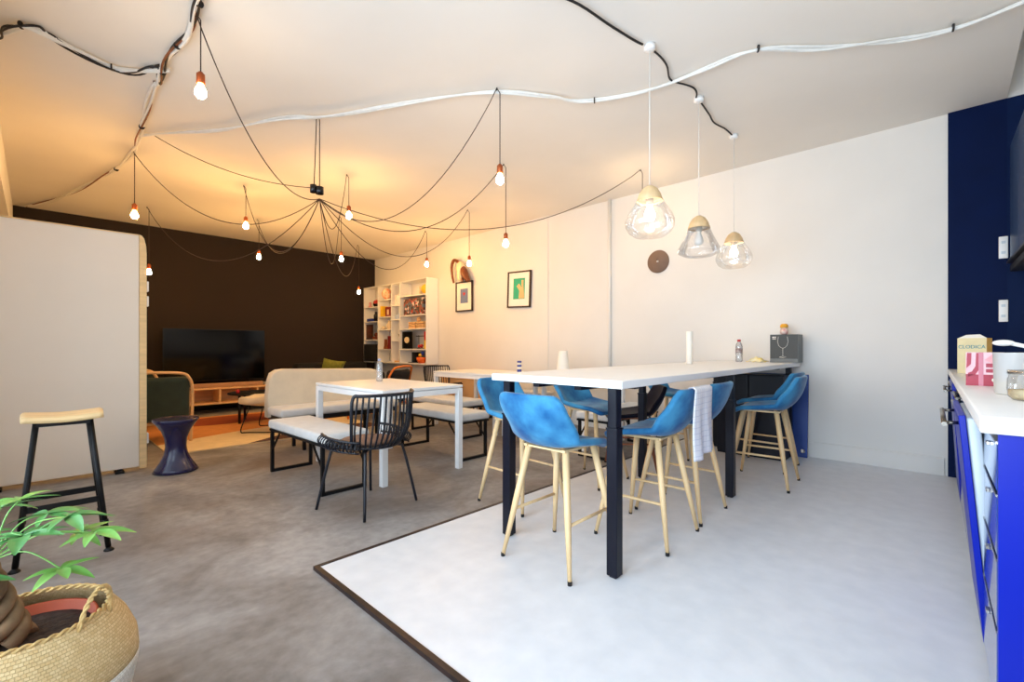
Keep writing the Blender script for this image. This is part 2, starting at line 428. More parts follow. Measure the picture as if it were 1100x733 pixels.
# ------------------------------------------------------------------ bar table
PZ = 0.015
t = thing('bar_table', 'long white-topped high table on square navy telescopic legs', 'table', (1.79, 1.04, PZ))
TH = 0.93 - PZ
MB().box(0, 0, TH - .037, 3.37, .83, TH, bev=.003, seg=1).build('tabletop', M['white_lam'], t)
fr = MB()
for y in (.28, .55): fr.box(.06, y - .02, TH - .062, 3.3, y + .02, TH - .038)
for x in (.32, 1.63, 3.02): fr.box(x - .02, .10, TH - .062, x + .02, .73, TH - .038)
fr.build('under_frame', M['navy_metal'], t)
for x in (0.04, 1.60, 3.24):
    for y in (0.05, 0.73):
        l = MB().box(x + .004, y + .004, .69, x + .051, y + .051, TH - .038, bev=.003, seg=1).box(x, y, 0.008, x + .055, y + .055, .685, bev=.003, seg=1).build('leg', M['navy_metal'], t)
        MB().box(x - .002, y - .002, .683, x + .057, y + .057, .692).build('collar', M['navy_metal'], l)
        MB().box(x + .01, y + .01, 0, x + .045, y + .045, .008).build('foot', M['rubber'], l)

# ------------------------------------------------------------------ bar stools
def shell_fn(W=0.42, D=0.40, BH=0.25):
    def fn(u, v):
        x = (u - .5) * 2
        # profile from the seat's front lip (v=0) to the top of the back (v=1)
        if v < .5:
            k = v / .5; y = D * .5 - k * D * .86; z = 0.012 - .012 * math.cos(k * PI * .5) - .03 * math.exp(-((k) / .14) ** 2)
            hw = W * .5 * (.80 + .20 * math.sin(min(1, k * 1.6) * PI / 2))
            lift = .035 * k
        else:
            k = (v - .5) / .5
            y = -D * .36 - .07 * math.sin(min(1, k * 1.3) * PI / 2) - .065 * k
            z = 0.012 + BH * (k ** 1.35)
            hw = W * .5 * (1.0 - .06 * k * k)
            lift = .035 * (1 - k)
        corner = 0.0
        if v < .12: hw *= .80 + .20 * math.sqrt(max(0, 1 - ((.12 - v) / .12) ** 2))
        if v > .88: hw *= .82 + .18 * math.sqrt(max(0, 1 - ((v - .88) / .12) ** 2))
        X = x * hw
        z += lift * abs(x) ** 2.6
        y += .075 * (abs(x) ** 2.4) * (1 / (1 + math.exp(-(v - .55) * 16))) * (1 - .75 * max(0, (v - .72) / .28))   # sides of the back wrap forward
        return (X, y, z)
    return fn
def make_stool(name, label, cat, seat_h, vel, wood, group, loc, rotz, leg_top=.115, leg_bot=.21):
    t = thing(name, label, cat, loc, rotz, group)
    MB().grid(shell_fn(), 18, 28).build('seat_shell', vel, t, loc=(0, 0, seat_h), solid=.034, sub=1, off=0)
    fr = MB()
    zt = seat_h - .014
    for s in (-1, 1):
        fr.obox((s * .12, -.14, zt), (s * .12, .13, zt), .02, .012)
        fr.obox((-.13, s * .12, zt - .004), (.13, s * .12, zt - .004), .02, .01)
    fr.build('seat_frame', wood, t)
    for sx in (-1, 1):
        for sy in (-1, 1):
            p0 = Vector((sx * leg_top, sy * leg_top, zt)); p1 = Vector((sx * leg_bot, sy * leg_bot, .006))
            l = MB().tube([p0, p0.lerp(p1, .5), p1], [.0175, .0165, .0095], 10).build('leg', wood, t)
            MB().tube([p1 + Vector((0, 0, .012)), p1 - Vector((0, 0, .006))], .0105, 10).build('foot_cap', M['rubber'], l)
    for sx in (-1, 1):
        k = (zt - .24) / (zt - .006); r = leg_top + (leg_bot - leg_top) * k
        MB().tube([(sx * r, -r, .24), (sx * r, r, .24)], .008, 8).build('stretcher', wood, t)
    return t
G = 'blue velvet bar stools around the high table'
s0 = make_stool('bar_stool', 'blue velvet bar stool alone at the near end of the high table', 'bar stool', .585, M['velvet'], M['beech'], G, (1.86, 1.43, PZ), R(-90))
for x, y, a, lab in [
    (2.33, 2.13, 178, 'blue velvet bar stool behind the high table, half hidden by the stool at its end'),
    (3.10, 2.08, 180, 'blue velvet bar stool behind the high table, seen between its two nearest legs'),
    (2.43, 1.25, 2, 'blue velvet bar stool with a white tea towel over its back'),
    (2.94, 1.27, 0, 'blue velvet bar stool just behind the one with the towel'),
    (3.99, 1.06, 3, 'blue velvet bar stool pulled out near the wall end of the high table'),
    (4.54, 1.19, -2, 'blue velvet bar stool closest to the blue door leaning on the wall'),
    (4.42, 1.98, 184, 'blue velvet bar stool across the high table, only the top of its back in view')]:
    dup(s0, (x, y, PZ), R(a), lab)
make_stool('dining_chair', 'dark navy velvet chair on reddish wooden legs beyond the high table', 'chair', .47, M['velvet_dark'], M['walnut'], None, (3.62, 2.02, PZ), R(40), .11, .19)

# tea towel over the back of the third stool
def towel_fn(u, v):
    # over the backrest top edge: in front (inner) short, outside long
    x = -.10 + .25 * (1 - u) + .012 * math.sin(v * 7)
    s = v
    if s < .3: k = s / .3; return (x, -.215 - .045 * k, .72 + .135 * k)
    if s < .38: k = (s - .3) / .08; a = PI * k; return (x, -.283 + .023 * math.cos(a), .855 + .014 * math.sin(a))
    k = (s - .38) / .62
    return (x * (1 + .12 * k) + .012 * k + .005 * math.sin(u * 16 + k * 3), -.306 + .010 * math.sin(u * 13 + 1) * k, .855 - .35 * k - .02 * k * (u > .5))
tw = thing('tea_towel', 'white checked tea towel hung over the back of a blue bar stool', 'towel', (2.44, 1.25, PZ - .015), R(2))
mt = bpy.data.materials.new('checked_linen'); mt.use_nodes = True
nt = mt.node_tree; pb = nt.nodes['Principled BSDF']; pb.inputs['Roughness'].default_value = .95
tc = nt.nodes.new('ShaderNodeTexCoord'); br = nt.nodes.new('ShaderNodeTexBrick'); br.offset = 0
br.inputs['Scale'].default_value = 1; br.inputs['Brick Width'].default_value = .03; br.inputs['Row Height'].default_value = .03; br.inputs['Mortar Size'].default_value = .0016
br.inputs['Color1'].default_value = lin((238, 238, 242)); br.inputs['Color2'].default_value = lin((232, 233, 240)); br.inputs['Mortar'].default_value = lin((208, 211, 222))
mp = nt.nodes.new('ShaderNodeMapping'); mp.inputs['Rotation'].default_value = (R(90), 0, 0)
nt.links.new(tc.outputs['Object'], mp.inputs['Vector']); nt.links.new(mp.outputs['Vector'], br.inputs['Vector']); nt.links.new(br.outputs['Color'], pb.inputs['Base Color'])
MB().grid(towel_fn, 14, 40).build('towel_cloth', mt, tw, solid=.004)

# ------------------------------------------------------------------ white dining tables
def dining_table(label, loc, sx, sy, group):
    t = thing('dining_table', label, 'table', loc, 0, group)
    MB().box(0, 0, .722, sx, sy, .745, bev=.002, seg=1).build('tabletop', M['white_lam'], t)
    a = MB()
    a.box(.05, .003, .672, sx - .05, .03, .716).box(.05, sy - .03, .672, sx - .05, sy - .003, .716)
    a.box(.003, .05, .672, .03, sy - .05, .716).box(sx - .03, .05, .672, sx - .003, sy - .05, .716).box(.02, .02, .714, sx - .02, sy - .02, .722)
    a.build('apron', M['white_metal'], t)
    for x in (0, sx - .05):
        for y in (0, sy - .05):
            MB().box(x, y, 0, x + .05, y + .05, .716, bev=.003, seg=1).build('leg', M['white_metal'], t)
    return t
GT = 'white square-legged dining tables'
dining_table('white square-legged table with a plastic water bottle on it', (1.84, 3.13, 0), .80, 1.20, GT)
dining_table('white square-legged table farther back, beside the light wooden chest', (3.86, 3.97, 0), .80, 1.24, GT)
dining_table('white square-legged table mostly hidden behind the high table', (3.92, 2.70, 0), .80, 1.22, GT)

# ------------------------------------------------------------------ upholstered benches
def bench(label, loc, rotz, L=1.06, D=.37, H=.45):
    t = thing('bench', label, 'bench', loc, rotz, 'pale cushioned benches on black metal frames')
    MB().box(0, 0, H - .075, D, L, H, bev=.022, seg=3).build('seat_cushion', M['cushion'], t)
    MB().box(.01, .01, H - .095, D - .01, L - .01, H - .078).build('seat_board', M['black_metal'], t)
    for y in (.05, L - .05):
        l = MB()
        for x in (.02, D - .02): l.box(x - .0125, y - .0125, 0, x + .0125, y + .0125, H - .09)
        l.box(.02, y - .0125, 0, D - .02, y + .0125, .025)
        o = l.build('leg_loop', M['black_metal'], t)
        s = 1 if y < L / 2 else -1
        b = MB()
        for x in (.02, D - .02): b.obox((x, y, H - .26), (x, y + s * .16, H - .1), .012, .012)
        b.build('brace', M['black_metal'], o)
    return t
bench('pale cushioned bench pushed against the table with the bottle, behind the near black wire chair', (1.42, 3.22, 0), R(1))
bench('pale cushioned bench on the far side of the table with the bottle', (2.74, 3.27, 0), 0)
bench('pale cushioned bench along the nearer side of the second white table', (3.40, 4.06, 0), 0)
bench('pale cushioned bench between the second white table and the picture wall', (4.74, 4.05, 0), 0)
bench('pale cushioned bench seen under the high table, set crosswise', (4.76, 2.30, 0), R(90))

# ------------------------------------------------------------------ banquette
t = thing('banquette', 'cream banquette with a tall padded back behind the white table', 'sofa', (1.68, 4.75, 0))
MB().box(0, 0, .37, 1.34, .41, .46, bev=.03, seg=3).build('seat_cushion', M['cushion'], t)
poly = [(0, .34), (.01, .55), (.03, .72), (.06, .80), (.12, .835), (.19, .842), (1.22, .812), (1.30, .79), (1.34, .74), (1.35, .34)]
bm = bmesh.new()
v0 = [bm.verts.new((p[0], .37 + (p[1] - .34) * .12, p[1])) for p in poly]
v1 = [bm.verts.new((p[0], .50 + (p[1] - .34) * .12, p[1])) for p in poly]
bm.faces.new(v0); bm.faces.new(v1[::-1])
for i in range(len(poly)): j = (i + 1) % len(poly); bm.faces.new((v0[i], v0[j], v1[j], v1[i]))
bmesh.ops.bevel(bm, geom=[e for e in bm.edges if abs(e.verts[0].co.z - e.verts[1].co.z) > 1e-3 or abs(e.verts[0].co.x - e.verts[1].co.x) > 1e-3], offset=.024, segments=3, affect='EDGES', profile=.5)
MB().frombm(bm, True).build('backrest', M['cream'], t)
MB().box(.03, .03, .32, 1.31, .46, .37).build('seat_base', M['black_metal'], t)
for x in (.26, 1.1):
    for y in (.12, .4): MB().box(x, y, 0, x + .03, y + .03, .33).build('leg', M['black_metal'], t)

# ------------------------------------------------------------------ wire chairs
def wire_chair(label, loc, rotz):
    t = thing('wire_chair', label, 'chair', loc, rotz, 'black spindle-back chairs')
    def ring(a, r=.205, z=.43): return Vector((r * math.sin(a), -r * math.cos(a) * 1.05, z))
    def rail(a): return Vector((.285 * math.sin(a), -.27 * math.cos(a) - .03, .775))
    def wing(a):
        k = (abs(a) - R(50)) / R(75)
        return Vector(((.265 + .03 * k) * math.sin(a), -(.265 + .02 * k) * math.cos(a), .475 + .04 * k))
    A = [R(-62) + R(124) * i / 30 for i in range(31)]
    e0, e1 = ring(R(-68)) , ring(R(68))
    top = [e0, e0 + Vector((-.045, -.03, .06))] + [rail(R(-66)) - Vector((0, 0, .09)), rail(R(-65)) - Vector((0, 0, .03))] + [rail(a) for a in A] + [rail(R(65)) - Vector((0, 0, .03)), rail(R(66)) - Vector((0, 0, .09)), e1 + Vector((.045, -.03, .06)), e1]
    MB().tube(smooth_path(top, 3), .0105, 8).build('top_rail', M['gun_metal'], t)
    b = MB()
    for i in range(17):
        a = R(-58) + R(116) * i / 16
        p, q = ring(a * 1.12), rail(a)
        mid = p.lerp(q, .35) + Vector((math.sin(a), -math.cos(a), 0)) * .035
        b.tube(smooth_path([p, mid, q], 6), .0068, 6)
    b.build('spindles', M['gun_metal'], t)
    for s in (-1, 1):   # low rolled wings that run forward from the back
        W_ = [wing(s * (R(52) + R(70) * f / 14)) for f in range(15)]
        r_ = MB().tube(W_, .0095, 8).tube([p + Vector((s * .012, 0, -.062)) for p in W_], .007, 6)
        for k in range(13):
            p = W_[k + 1]; q = ring(s * (R(60) + R(52) * k / 12)); o_ = Vector((p.x, p.y, 0)).normalized()
            c = p + Vector((0, 0, -.031))
            r_.tube([c + o_ * (.031 * math.cos(x)) * 1.0 + Vector((0, 0, .031 * math.sin(x))) for x in [2 * PI * j / 12 for j in range(12)]], .0045, 5, closed=True)
            r_.tube([c - o_ * .028, q], .0045, 5)
        r_.build('arm_roll', M['gun_metal'], t)
    MB().tube([ring(2 * PI * i / 36) for i in range(36)], .01, 8, closed=True).lathe([(.0001, .405), (.12, .408), (.2, .425), (.205, .44), (.0001, .432)], 28).build('seat', M['gun_metal'], t)
    MB().lathe([(.0001, .433), (.16, .434), (.18, .445), (.17, .458), (.0001, .462)], 28).build('seat_pad', pm('taupe_pad', (120, 92, 76), .9, var=.08), t)
    for sx in (-1, 1):
        for sy in (-1, 1):
            MB().tube(smooth_path([(sx * .07, sy * .09, .412), (sx * .15, sy * .14, .405), (sx * .175, sy * .165, .36), (sx * .235, sy * .225, .005)], 5), .0095, 8).build('leg', M['gun_metal'], t)
    return t
wire_chair('black spindle-back chair in front of the table with the bottle', (1.57, 2.86, 0), R(14))
wire_chair('black spindle-back chair at the far end of the second white table', (4.42, 5.72, 0), R(184))

# ------------------------------------------------------------------ white partition
t = thing('partition_screen', 'tall white screen with a pale wooden edge beside the window', 'screen', (-0.48, 5.11, 0))
MB().box(0, 0, .035, 1.112, .05, 2.055, bev=.004, seg=1).build('panel', pm('cream_laminate', (240, 229, 214), .5, var=.012, scale=3), t)
pe = [(1.113, .02), (1.162, .02), (1.162, 1.9), (1.158, 1.97), (1.146, 2.03), (1.13, 2.055), (1.113, 2.063)]
MB().prism(pe, 'y', -.005, .055).build('edge_strip', M['pale_wood'], t)
MB().box(0, -.001, 2.056, 1.112, .051, 2.063).build('top_edge', M['pale_wood'], t)
for z in (1.57, 1.44, .23): MB().box(1.163, .0, z, 1.178, .05, z + .09, bev=.003, seg=1).build('hinge', M['white_metal'], t)
for x in (.25, .95): MB().box(x, -.03, 0, x + .06, .08, .02).box(x + .015, 0, .02, x + .045, .05, .036).build('foot', M['black_metal'], t)

# ------------------------------------------------------------------ workshop stool
t = thing('workshop_stool', 'tall wooden-seated stool on black steel legs beside the plant', 'stool', (0.105, 3.37, 0), R(-1))
def seat_fn(u, v):
    x = (u - .5) * .31; y = (v - .5) * .27
    return (x * (1 - .08 * abs(v - .5)), y, .738 - .010 * math.cos((u - .5) * PI) + .002 * math.cos((v - .5) * 5))
MB().grid(seat_fn, 16, 10).build('seat', M['pale_wood'], t, solid=.028, off=-1)
fr = MB()
for y in (-.10, .10):
    fr.obox((-.10, y, .692), (.10, y, .692), .026, .022)
fr.obox((-.095, -.10, .692), (-.095, .10, .692), .022, .02).obox((.095, -.10, .692), (.095, .10, .692), .022, .02)
fr.build('seat_frame', M['black_metal'], t)
def lg(sx, sy, z): k = (.69 - z) / .69; return Vector((sx * (.10 + .07 * k), sy * (.10 + .045 * k), z))
for sx in (-1, 1):
    for sy in (-1, 1):
        l = MB().tube([lg(sx, sy, .70), lg(sx, sy, .02)], .0125, 10).build('leg', M['black_metal'], t)
        p = lg(sx, sy, 0); MB().lathe([(.022, 0), (.022, .006), (.008, .02)], 14, c=(p.x, p.y, 0)).tube([lg(sx, sy, .15), lg(sx, sy, .165)], .016, 10).build('foot', M['black_metal'], l)
for sy in (-1, 1):
    MB().obox(lg(-1, sy, .28), lg(1, sy, .28), .008, .03).build('stretcher', M['black_metal'], t)

# ------------------------------------------------------------------ basket with pachira
BX, BY = -0.02, 1.80
bpl = thing('basket', 'round woven seagrass basket with a white lower half and loop handles', 'basket', (BX, BY, 0))
prof = [(.14, 0), (.18, .02), (.222, .09), (.238, .17), (.234, .235), (.212, .29), (.186, .330), (.172, .345)]
def weave(name, base, bright):
    m = bpy.data.materials.new(name); m.use_nodes = True
    nt = m.node_tree; p = nt.nodes['Principled BSDF']; p.inputs['Roughness'].default_value = .8
    tc = nt.nodes.new('ShaderNodeTexCoord'); sp = nt.nodes.new('ShaderNodeSeparateXYZ'); nt.links.new(tc.outputs['Object'], sp.inputs[0])
    at = nt.nodes.new('ShaderNodeMath'); at.operation = 'ARCTAN2'; nt.links.new(sp.outputs['Y'], at.inputs[0]); nt.links.new(sp.outputs['X'], at.inputs[1])
    mu = nt.nodes.new('ShaderNodeMath'); mu.operation = 'MULTIPLY'; mu.inputs[1].default_value = .25; nt.links.new(at.outputs[0], mu.inputs[0])
    cb = nt.nodes.new('ShaderNodeCombineXYZ'); nt.links.new(mu.outputs[0], cb.inputs['X']); nt.links.new(sp.outputs['Z'], cb.inputs['Y'])
    br = nt.nodes.new('ShaderNodeTexBrick'); br.inputs['Scale'].default_value = 1; br.inputs['Brick Width'].default_value = .011; br.inputs['Row Height'].default_value = .0075; br.inputs['Mortar Size'].default_value = .0011; br.inputs['Mortar Smooth'].default_value = 1
    br.inputs['Color1'].default_value = lin(base); br.inputs['Color2'].default_value = lin(bright); br.inputs['Mortar'].default_value = tuple(x * .90 for x in lin(base)[:3]) + (1,)
    nt.links.new(cb.outputs[0], br.inputs['Vector']); nt.links.new(br.outputs['Color'], p.inputs['Base Color'])
    bp = nt.nodes.new('ShaderNodeBump'); bp.invert = True; bp.inputs['Distance'].default_value = .003; bp.inputs['Strength'].default_value = .7
    nt.links.new(br.outputs['Fac'], bp.inputs['Height']); nt.links.new(bp.outputs['Normal'], p.inputs['Normal'])
    return m
W1 = weave('seagrass_natural', (216, 182, 126), (234, 206, 154)); W2 = weave('seagrass_white', (222, 214, 198), (240, 236, 226))
def basket_surface(z0, z1, n=10):
    def rad(z):
        for (r0, a), (r1, b) in zip(prof, prof[1:]):
            if a <= z <= b: k = (z - a) / (b - a); return r0 + (r1 - r0) * k
        return prof[-1][0]
    out = []
    for i in range(n + 1):
        z = z0 + (z1 - z0) * i / n; out.append((rad(z), z))
    return out
MB().grid(lambda u, v: (lambda r, z: (r * math.cos(u * 2 * PI), r * math.sin(u * 2 * PI), z))(*basket_surface(.185, .345, 12)[round(v * 12)]), 48, 12).build('body', W1, bpl, solid=.008)
MB().grid(lambda u, v: (lambda r, z: (r * math.cos(u * 2 * PI), r * math.sin(u * 2 * PI), z))(*basket_surface(0.0, .185, 10)[round(v * 10)]), 48, 10).lathe([(.0001, .004), (.15, .004)], 32).build('lower_half', W2, bpl, solid=.008)
rim = MB()
for ph in (0, PI):
    rim.tube([((.173 + .004 * math.cos(k * .9 + ph)) * math.cos(2 * PI * k / 160), (.173 + .004 * math.cos(k * .9 + ph)) * math.sin(2 * PI * k / 160), .346 + .004 * math.sin(k * .9 + ph)) for k in range(160)], .0042, 6, closed=True)
rim.build('braided_rim', M['basket'], bpl)
for ang in (R(-42), R(138)):
    h = MB(); ex = Vector((math.cos(ang), math.sin(ang), 0)); ey = Vector((-math.sin(ang), math.cos(ang), 0))
    for ph in (0, PI):
        pts = []
        for k in range(50):
            f = k / 49; a = PI * f; base = ex * (.176 + .02 * math.sin(a)) + ey * (.050 * math.cos(a)) + Vector((0, 0, .31 + .115 * math.sin(a) ** .8))
            pts.append(base + ex * .0035 * math.cos(k * .9 + ph) + Vector((0, 0, 1)) * .0035 * math.sin(k * .9 + ph))
        h.tube(pts, .0038, 6)
    h.build('handle', M['basket'], bpl)
pot = thing('plant_pot', 'terracotta-coloured nursery pot set inside the woven basket', 'pot', (BX, BY, 0))
MB().lathe([(.12, .02), (.135, .2), (.144, .30), (.150, .30), (.150, .322), (.142, .322), (.138, .29)], 32).build('pot_wall', M['terracotta'], pot)
MB().lathe([(.0001, .302), (.08, .300), (.137, .295), (.138, .27)], 24).build('potting_soil', M['soil'], pot)
pl = thing('potted_pachira', 'money tree with a braided trunk and hand-shaped green leaves', 'plant', (BX, BY, .302))
tk = MB()
for j in range(4):
    pts = []; rr = []
    for k in range(26):
        f = k / 25; a = f * 2.6 * PI + j * PI / 2; r = .034 * (1 - .45 * f) + .005
        pts.append((r * math.cos(a) - .03 - .05 * f, r * math.sin(a) + .02 * f, f * .21)); rr.append(.020 * (1 - .42 * f))
    tk.tube(pts, rr, 10)
tk.build('trunk', M['bark'], pl)
def leaf_mesh(mb, base, d, L, Wd, droop, roll=0):
    d = Vector(d).normalized(); sd = d.cross(Vector((0, 0, 1)))
    if sd.length < .05: sd = Vector((1, 0, 0))
    sd.normalize(); up = sd.cross(d).normalized()
    sd = (sd * math.cos(roll) + up * math.sin(roll))
    nrm = sd.cross(d).normalized()
    def fn(u, v):
        w = math.sin(PI * min(1, (v * .94 + .03)) ** .82) ** .9 * Wd
        p = Vector(base) + d * (L * v) + Vector((0, 0, -droop * v * v))
        return p + sd * ((u - .5) * 2 * w) + nrm * (abs(u - .5) * 2 * w * .30)
    mb.grid(fn, 4, 9)
def r_(v): return v
CF = Vector((.723, .6909, 0)); CR = Vector((.6909, -.723, 0))
# petiole tips (sideways, forward, up) relative to the trunk head
heads = [(.05, -.05, .29, 0, .125), (.17, .02, .27, 1, .105), (.13, -.03, .195, 1, .095), (-.02, -.10, .20, 0, .13), (.01, .05, .31, 0, .12),
         (-.12, -.02, .27, 0, .13), (-.14, .07, .32, 0, .13), (.06, .09, .24, 1, .105), (-.06, -.10, .28, 0, .125), (-.03, .02, .36, 1, .11), (.09, .03, .31, 0, .11), (-.16, -.08, .22, 0, .12)]
for hi, (sx, fy, up, young, L) in enumerate(heads):
    tip = CR * sx + CF * fy + Vector((0, 0, up)); root = Vector((-.06, .02, .215))
    mat = M['leaf_light'] if young else M['leaf']
    mid = root.lerp(tip, .5) + Vector((0, 0, .035))
    st = MB().tube(smooth_path([root, mid, tip], 6), .002, 6).build('petiole', M['leaf_light'], pl)
    lf = MB(); out = Vector((sx, fy, 0)); base_a = math.atan2((CR * sx + CF * fy).y, (CR * sx + CF * fy).x)
    n = 7 if not young else 6
    for k in range(n):
        a = base_a + (k - (n - 1) / 2) * R(44) + random.uniform(-.12, .12)
        l = L * (1.0 - .12 * abs(k - (n - 1) / 2)) * random.uniform(.9, 1.1)
        leaf_mesh(lf, tip, (math.cos(a), math.sin(a), random.uniform(-.05, .2)), l, l * .155, l * random.uniform(.1, .35), random.uniform(-.35, .35))
    lf.build('leaflets', mat, st)

# ------------------------------------------------------------------ lounge corner
def rug():
    t = thing('rug', 'orange and cream rug with sweeping bands under the lounge chairs', 'rug', (0.92, 5.60, 0))
    W_, D_ = 2.36, 2.6
    def z(): return .001
    N = 40
    low = [.36 + .32 * (i / N) ** 1.0 + .10 * math.sin(i / N * PI) for i in range(N + 1)]
    def strip(mb, f0, f1):
        mb.add([(W_ * i / N, f0[i] * D_ * .6, .012) for i in range(N + 1)] + [(W_ * i / N, f1[i] * D_ * .6, .012) for i in range(N + 1)], [(i, i + 1, N + 2 + i, N + 1 + i) for i in range(N)])
    MB().box(0, 0, 0, W_, D_, .0115).build('backing', M['rug_cream'], t)
    dark = [max(0, .30 * math.sin(max(0, (i / N - .30)) / .7 * PI * .75)) for i in range(N + 1)]
    mb = MB(); strip(mb, [0] * (N + 1), dark); mb.build('brown_patch', M['rug_brown'], t)
    mb = MB(); strip(mb, [l + .02 for l in low], [1.66] * (N + 1)); mb.build('orange_field', M['rug_orange'], t)
    rp = MB(); rp.mi = 0
    rp.add([(1.1 + .9 * math.cos(a) , 2.05 + .42 * math.sin(a), .0126) for a in [2 * PI * i / 32 for i in range(32)]], [tuple(range(32))]).build('rust_patch', M['rug_rust'], t)
    return t
rug()
t = thing('side_stool', 'glossy violet hourglass plastic stool beside the white screen', 'stool', (0.85, 4.86, 0))
MB().lathe([(.15, 0), (.165, .008), (.15, .035), (.115, .09), (.085, .16), (.076, .22), (.082, .29), (.108, .36), (.145, .415), (.168, .445), (.165, .455)], 40).build('body', M['purple'], t)
MB().lathe([(.0001, .438), (.15, .44), (.166, .452), (.166, .46), (.15, .455), (.0001, .45)], 40).build('lid', M['purple'], t)

def armchair(label, loc, rotz, fab, wood):
    """seen from behind: upholstered back in a bent wooden frame"""
    t = thing('armchair', label, 'armchair', loc, rotz, 'low armchairs in bent wooden frames')
    MB().box(-.30, -.28, .26, .30, .30, .40, bev=.04, seg=3).build('seat_cushion', fab, t)
    def bk(u, v):
        x = (u - .5) * .62; return (x, -.30 - .10 * v + .10 * (abs(u - .5) * 2) ** 2.5, .24 + .50 * v)
    MB().grid(bk, 12, 8).build('back_cushion', fab, t, solid=.09, sub=1)
    fr = MB()
    pts = [(-.33, -.27, .0), (-.34, -.28, .3), (-.34, -.33, .60), (-.31, -.37, .72), (-.24, -.40, .775), (0, -.42, .79), (.24, -.40, .775), (.31, -.37, .72), (.34, -.33, .60), (.34, -.28, .3), (.33, -.27, .0)]
    fr.tube(smooth_path(pts, 5), .016, 8); fr.build('back_frame', wood, t)
    for s in (-1, 1):
        MB().tube(smooth_path([(s * .34, -.30, .52), (s * .36, 0, .56), (s * .35, .28, .53), (s * .34, .33, .45), (s * .33, .33, 0)], 5), .016, 8).build('arm', wood, t)
    MB().tube([(-.33, -.28, .22), (.33, -.28, .22)], .012, 8).tube([(-.33, .32, .22), (.33, .32, .22)], .012, 8).build('rail', wood, t)
    return t
armchair('dark green armchair with a wooden frame next to the violet stool', (0.94, 6.55, 0.0135), R(-8), M['green_fab'], M['oak'])
armchair('dark armchair half hidden behind the white screen, nearer the television', (0.92, 7.70, 0.0135), R(-25), M['green_fab'], M['oak'])
armchair('charcoal armchair with a bright orange frame by the bookcase', (3.66, 6.30, 0), R(30), M['charcoal'], M['orange'])

# cream shell lounge chair on a wire sled, seen from the side
t = thing('lounge_chair', 'cream padded shell chair on a thin wire base behind the banquette', 'armchair', (2.15, 6.33, 0.0135), R(50))
def lc(u, v):
    x = (u - .5) * 2
    if v < .55: k = v / .55; y = .36 - .62 * k; z = .40 - .05 * math.sin(k * PI) ; hw = .27 + .08 * math.sin(k * PI * .6)
    else: k = (v - .55) / .45; y = -.26 - .16 * k; z = .40 + .24 * k; hw = .33 - .07 * k * k
    return (x * hw * (1 - .25 * max(0, .12 - v) / .12), y + .12 * x * x * (v > .5) * min(1, (v - .5) * 5), z + .09 * x * x * min(1, v * 3))
MB().grid(lc, 12, 18).build('seat_shell', M['cream'], t, solid=.09, sub=1)
sl = MB()
for s in (-1, 1): sl.tube(smooth_path([(s * .2, .2, .34), (s * .24, .26, .16), (s * .26, .29, .02), (s * .26, .2, .008), (s * .26, -.25, .008), (s * .25, -.28, .03), (s * .2, -.2, .34)], 5), .007, 8)
sl.tube([(-.2, .2, .34), (.2, .2, .34)], .007, 6).tube([(-.2, -.2, .34), (.2, -.2, .34)], .007, 6)
sl.build('sled_base', M['black_metal'], t)

t = thing('coffee_table', 'small round black coffee table on straight legs in front of the television', 'coffee table', (2.24, 7.22, 0.0135))
MB().lathe([(.0001, .395), (.37, .395), (.385, .40), (.385, .415), (.37, .42), (.0001, .42)], 40).build('table_top', M['black_metal'], t)
for k in range(4):
    a = R(-160) + k * PI / 2
    MB().tube([(.29 * math.cos(a), .29 * math.sin(a), 0), (.29 * math.cos(a), .29 * math.sin(a), .396)], .018, 10).build('leg', M['black_metal'], t)
tag(MB().lathe([(.022, 0), (.024, .03), (.02, .05), (.0001, .051)], 16).build('candle', M['red'], loc=(1.97, 7.20, .4335)), 'small red candle on the black coffee table', 'candle')

# television and low console
t = thing('television', 'large flat black television standing on the long wooden console', 'television', (2.11, 8.86, .42))
MB().box(-.735, -.02, .10, .735, .03, .955, bev=.004, seg=1).build('housing', M['black_plastic'], t)
MB().box(-.725, -.0225, .112, .725, -.0195, .945).build('screen', M['screen'], t)
MB().box(-.728, -.0235, .946, .728, -.021, .953).build('bezel', M['black_plastic'], t)
for s in (-1, 1): MB().obox((s * .45, .0, .11), (s * .47, -.12, .006), .02, .012).obox((s * .45, .0, .11), (s * .47, .12, .006), .02, .012).build('stand_foot', M['black_plastic'], t)
t = thing('media_console', 'long low wooden console with three open bays against the dark wall', 'console', (1.55, 8.55, 0))
c = MB()
c.box(0, 0, .395, 1.62, .42, .42).box(0, 0, .155, 1.62, .42, .18).box(0, .40, .18, 1.62, .42, .395)
for x in (0, .52, 1.08, 1.595): c.box(x, 0, .18, x + .025, .40, .395)
c.build('carcass', M['oak'], t)
for x in (.04, 1.54):
    for y in (.03, .37): MB().box(x, y, 0, x + .03, y + .03, .155).build('leg', M['black_metal'], t)
tag(MB().box(1.72, 8.62, .4205, 2.75, 8.70, .49, bev=.01).build('soundbar', pm('soundbar_cloth', (172, 132, 100), .8, var=.1, scale=60)), 'long brown soundbar lying on the console below the television', 'soundbar')
t = thing('game_console', 'white game console lying at one end of the wooden console', 'game console', (2.95, 8.66, .42))
MB().box(-.16, -.08, 0, .14, .12, .045, bev=.008).build('housing', M['white_lam'], t)
t2 = thing('game_controller', 'white game controller in front of the soundbar', 'controller', (3.04, 8.60, .42))
MB().box(-.05, -.03, 0.0, .05, .03, .03, bev=.012).ball((-.055, -.025, .018), .02).ball((.055, -.025, .018), .02).build('shell', M['white_lam'], t2)
tag(MB().box(2.08, 8.62, .1805, 2.11, 8.76, .33, bev=.006).build('game_case', M['green_bright']), 'bright green game case upright in the middle bay of the console', 'game case')
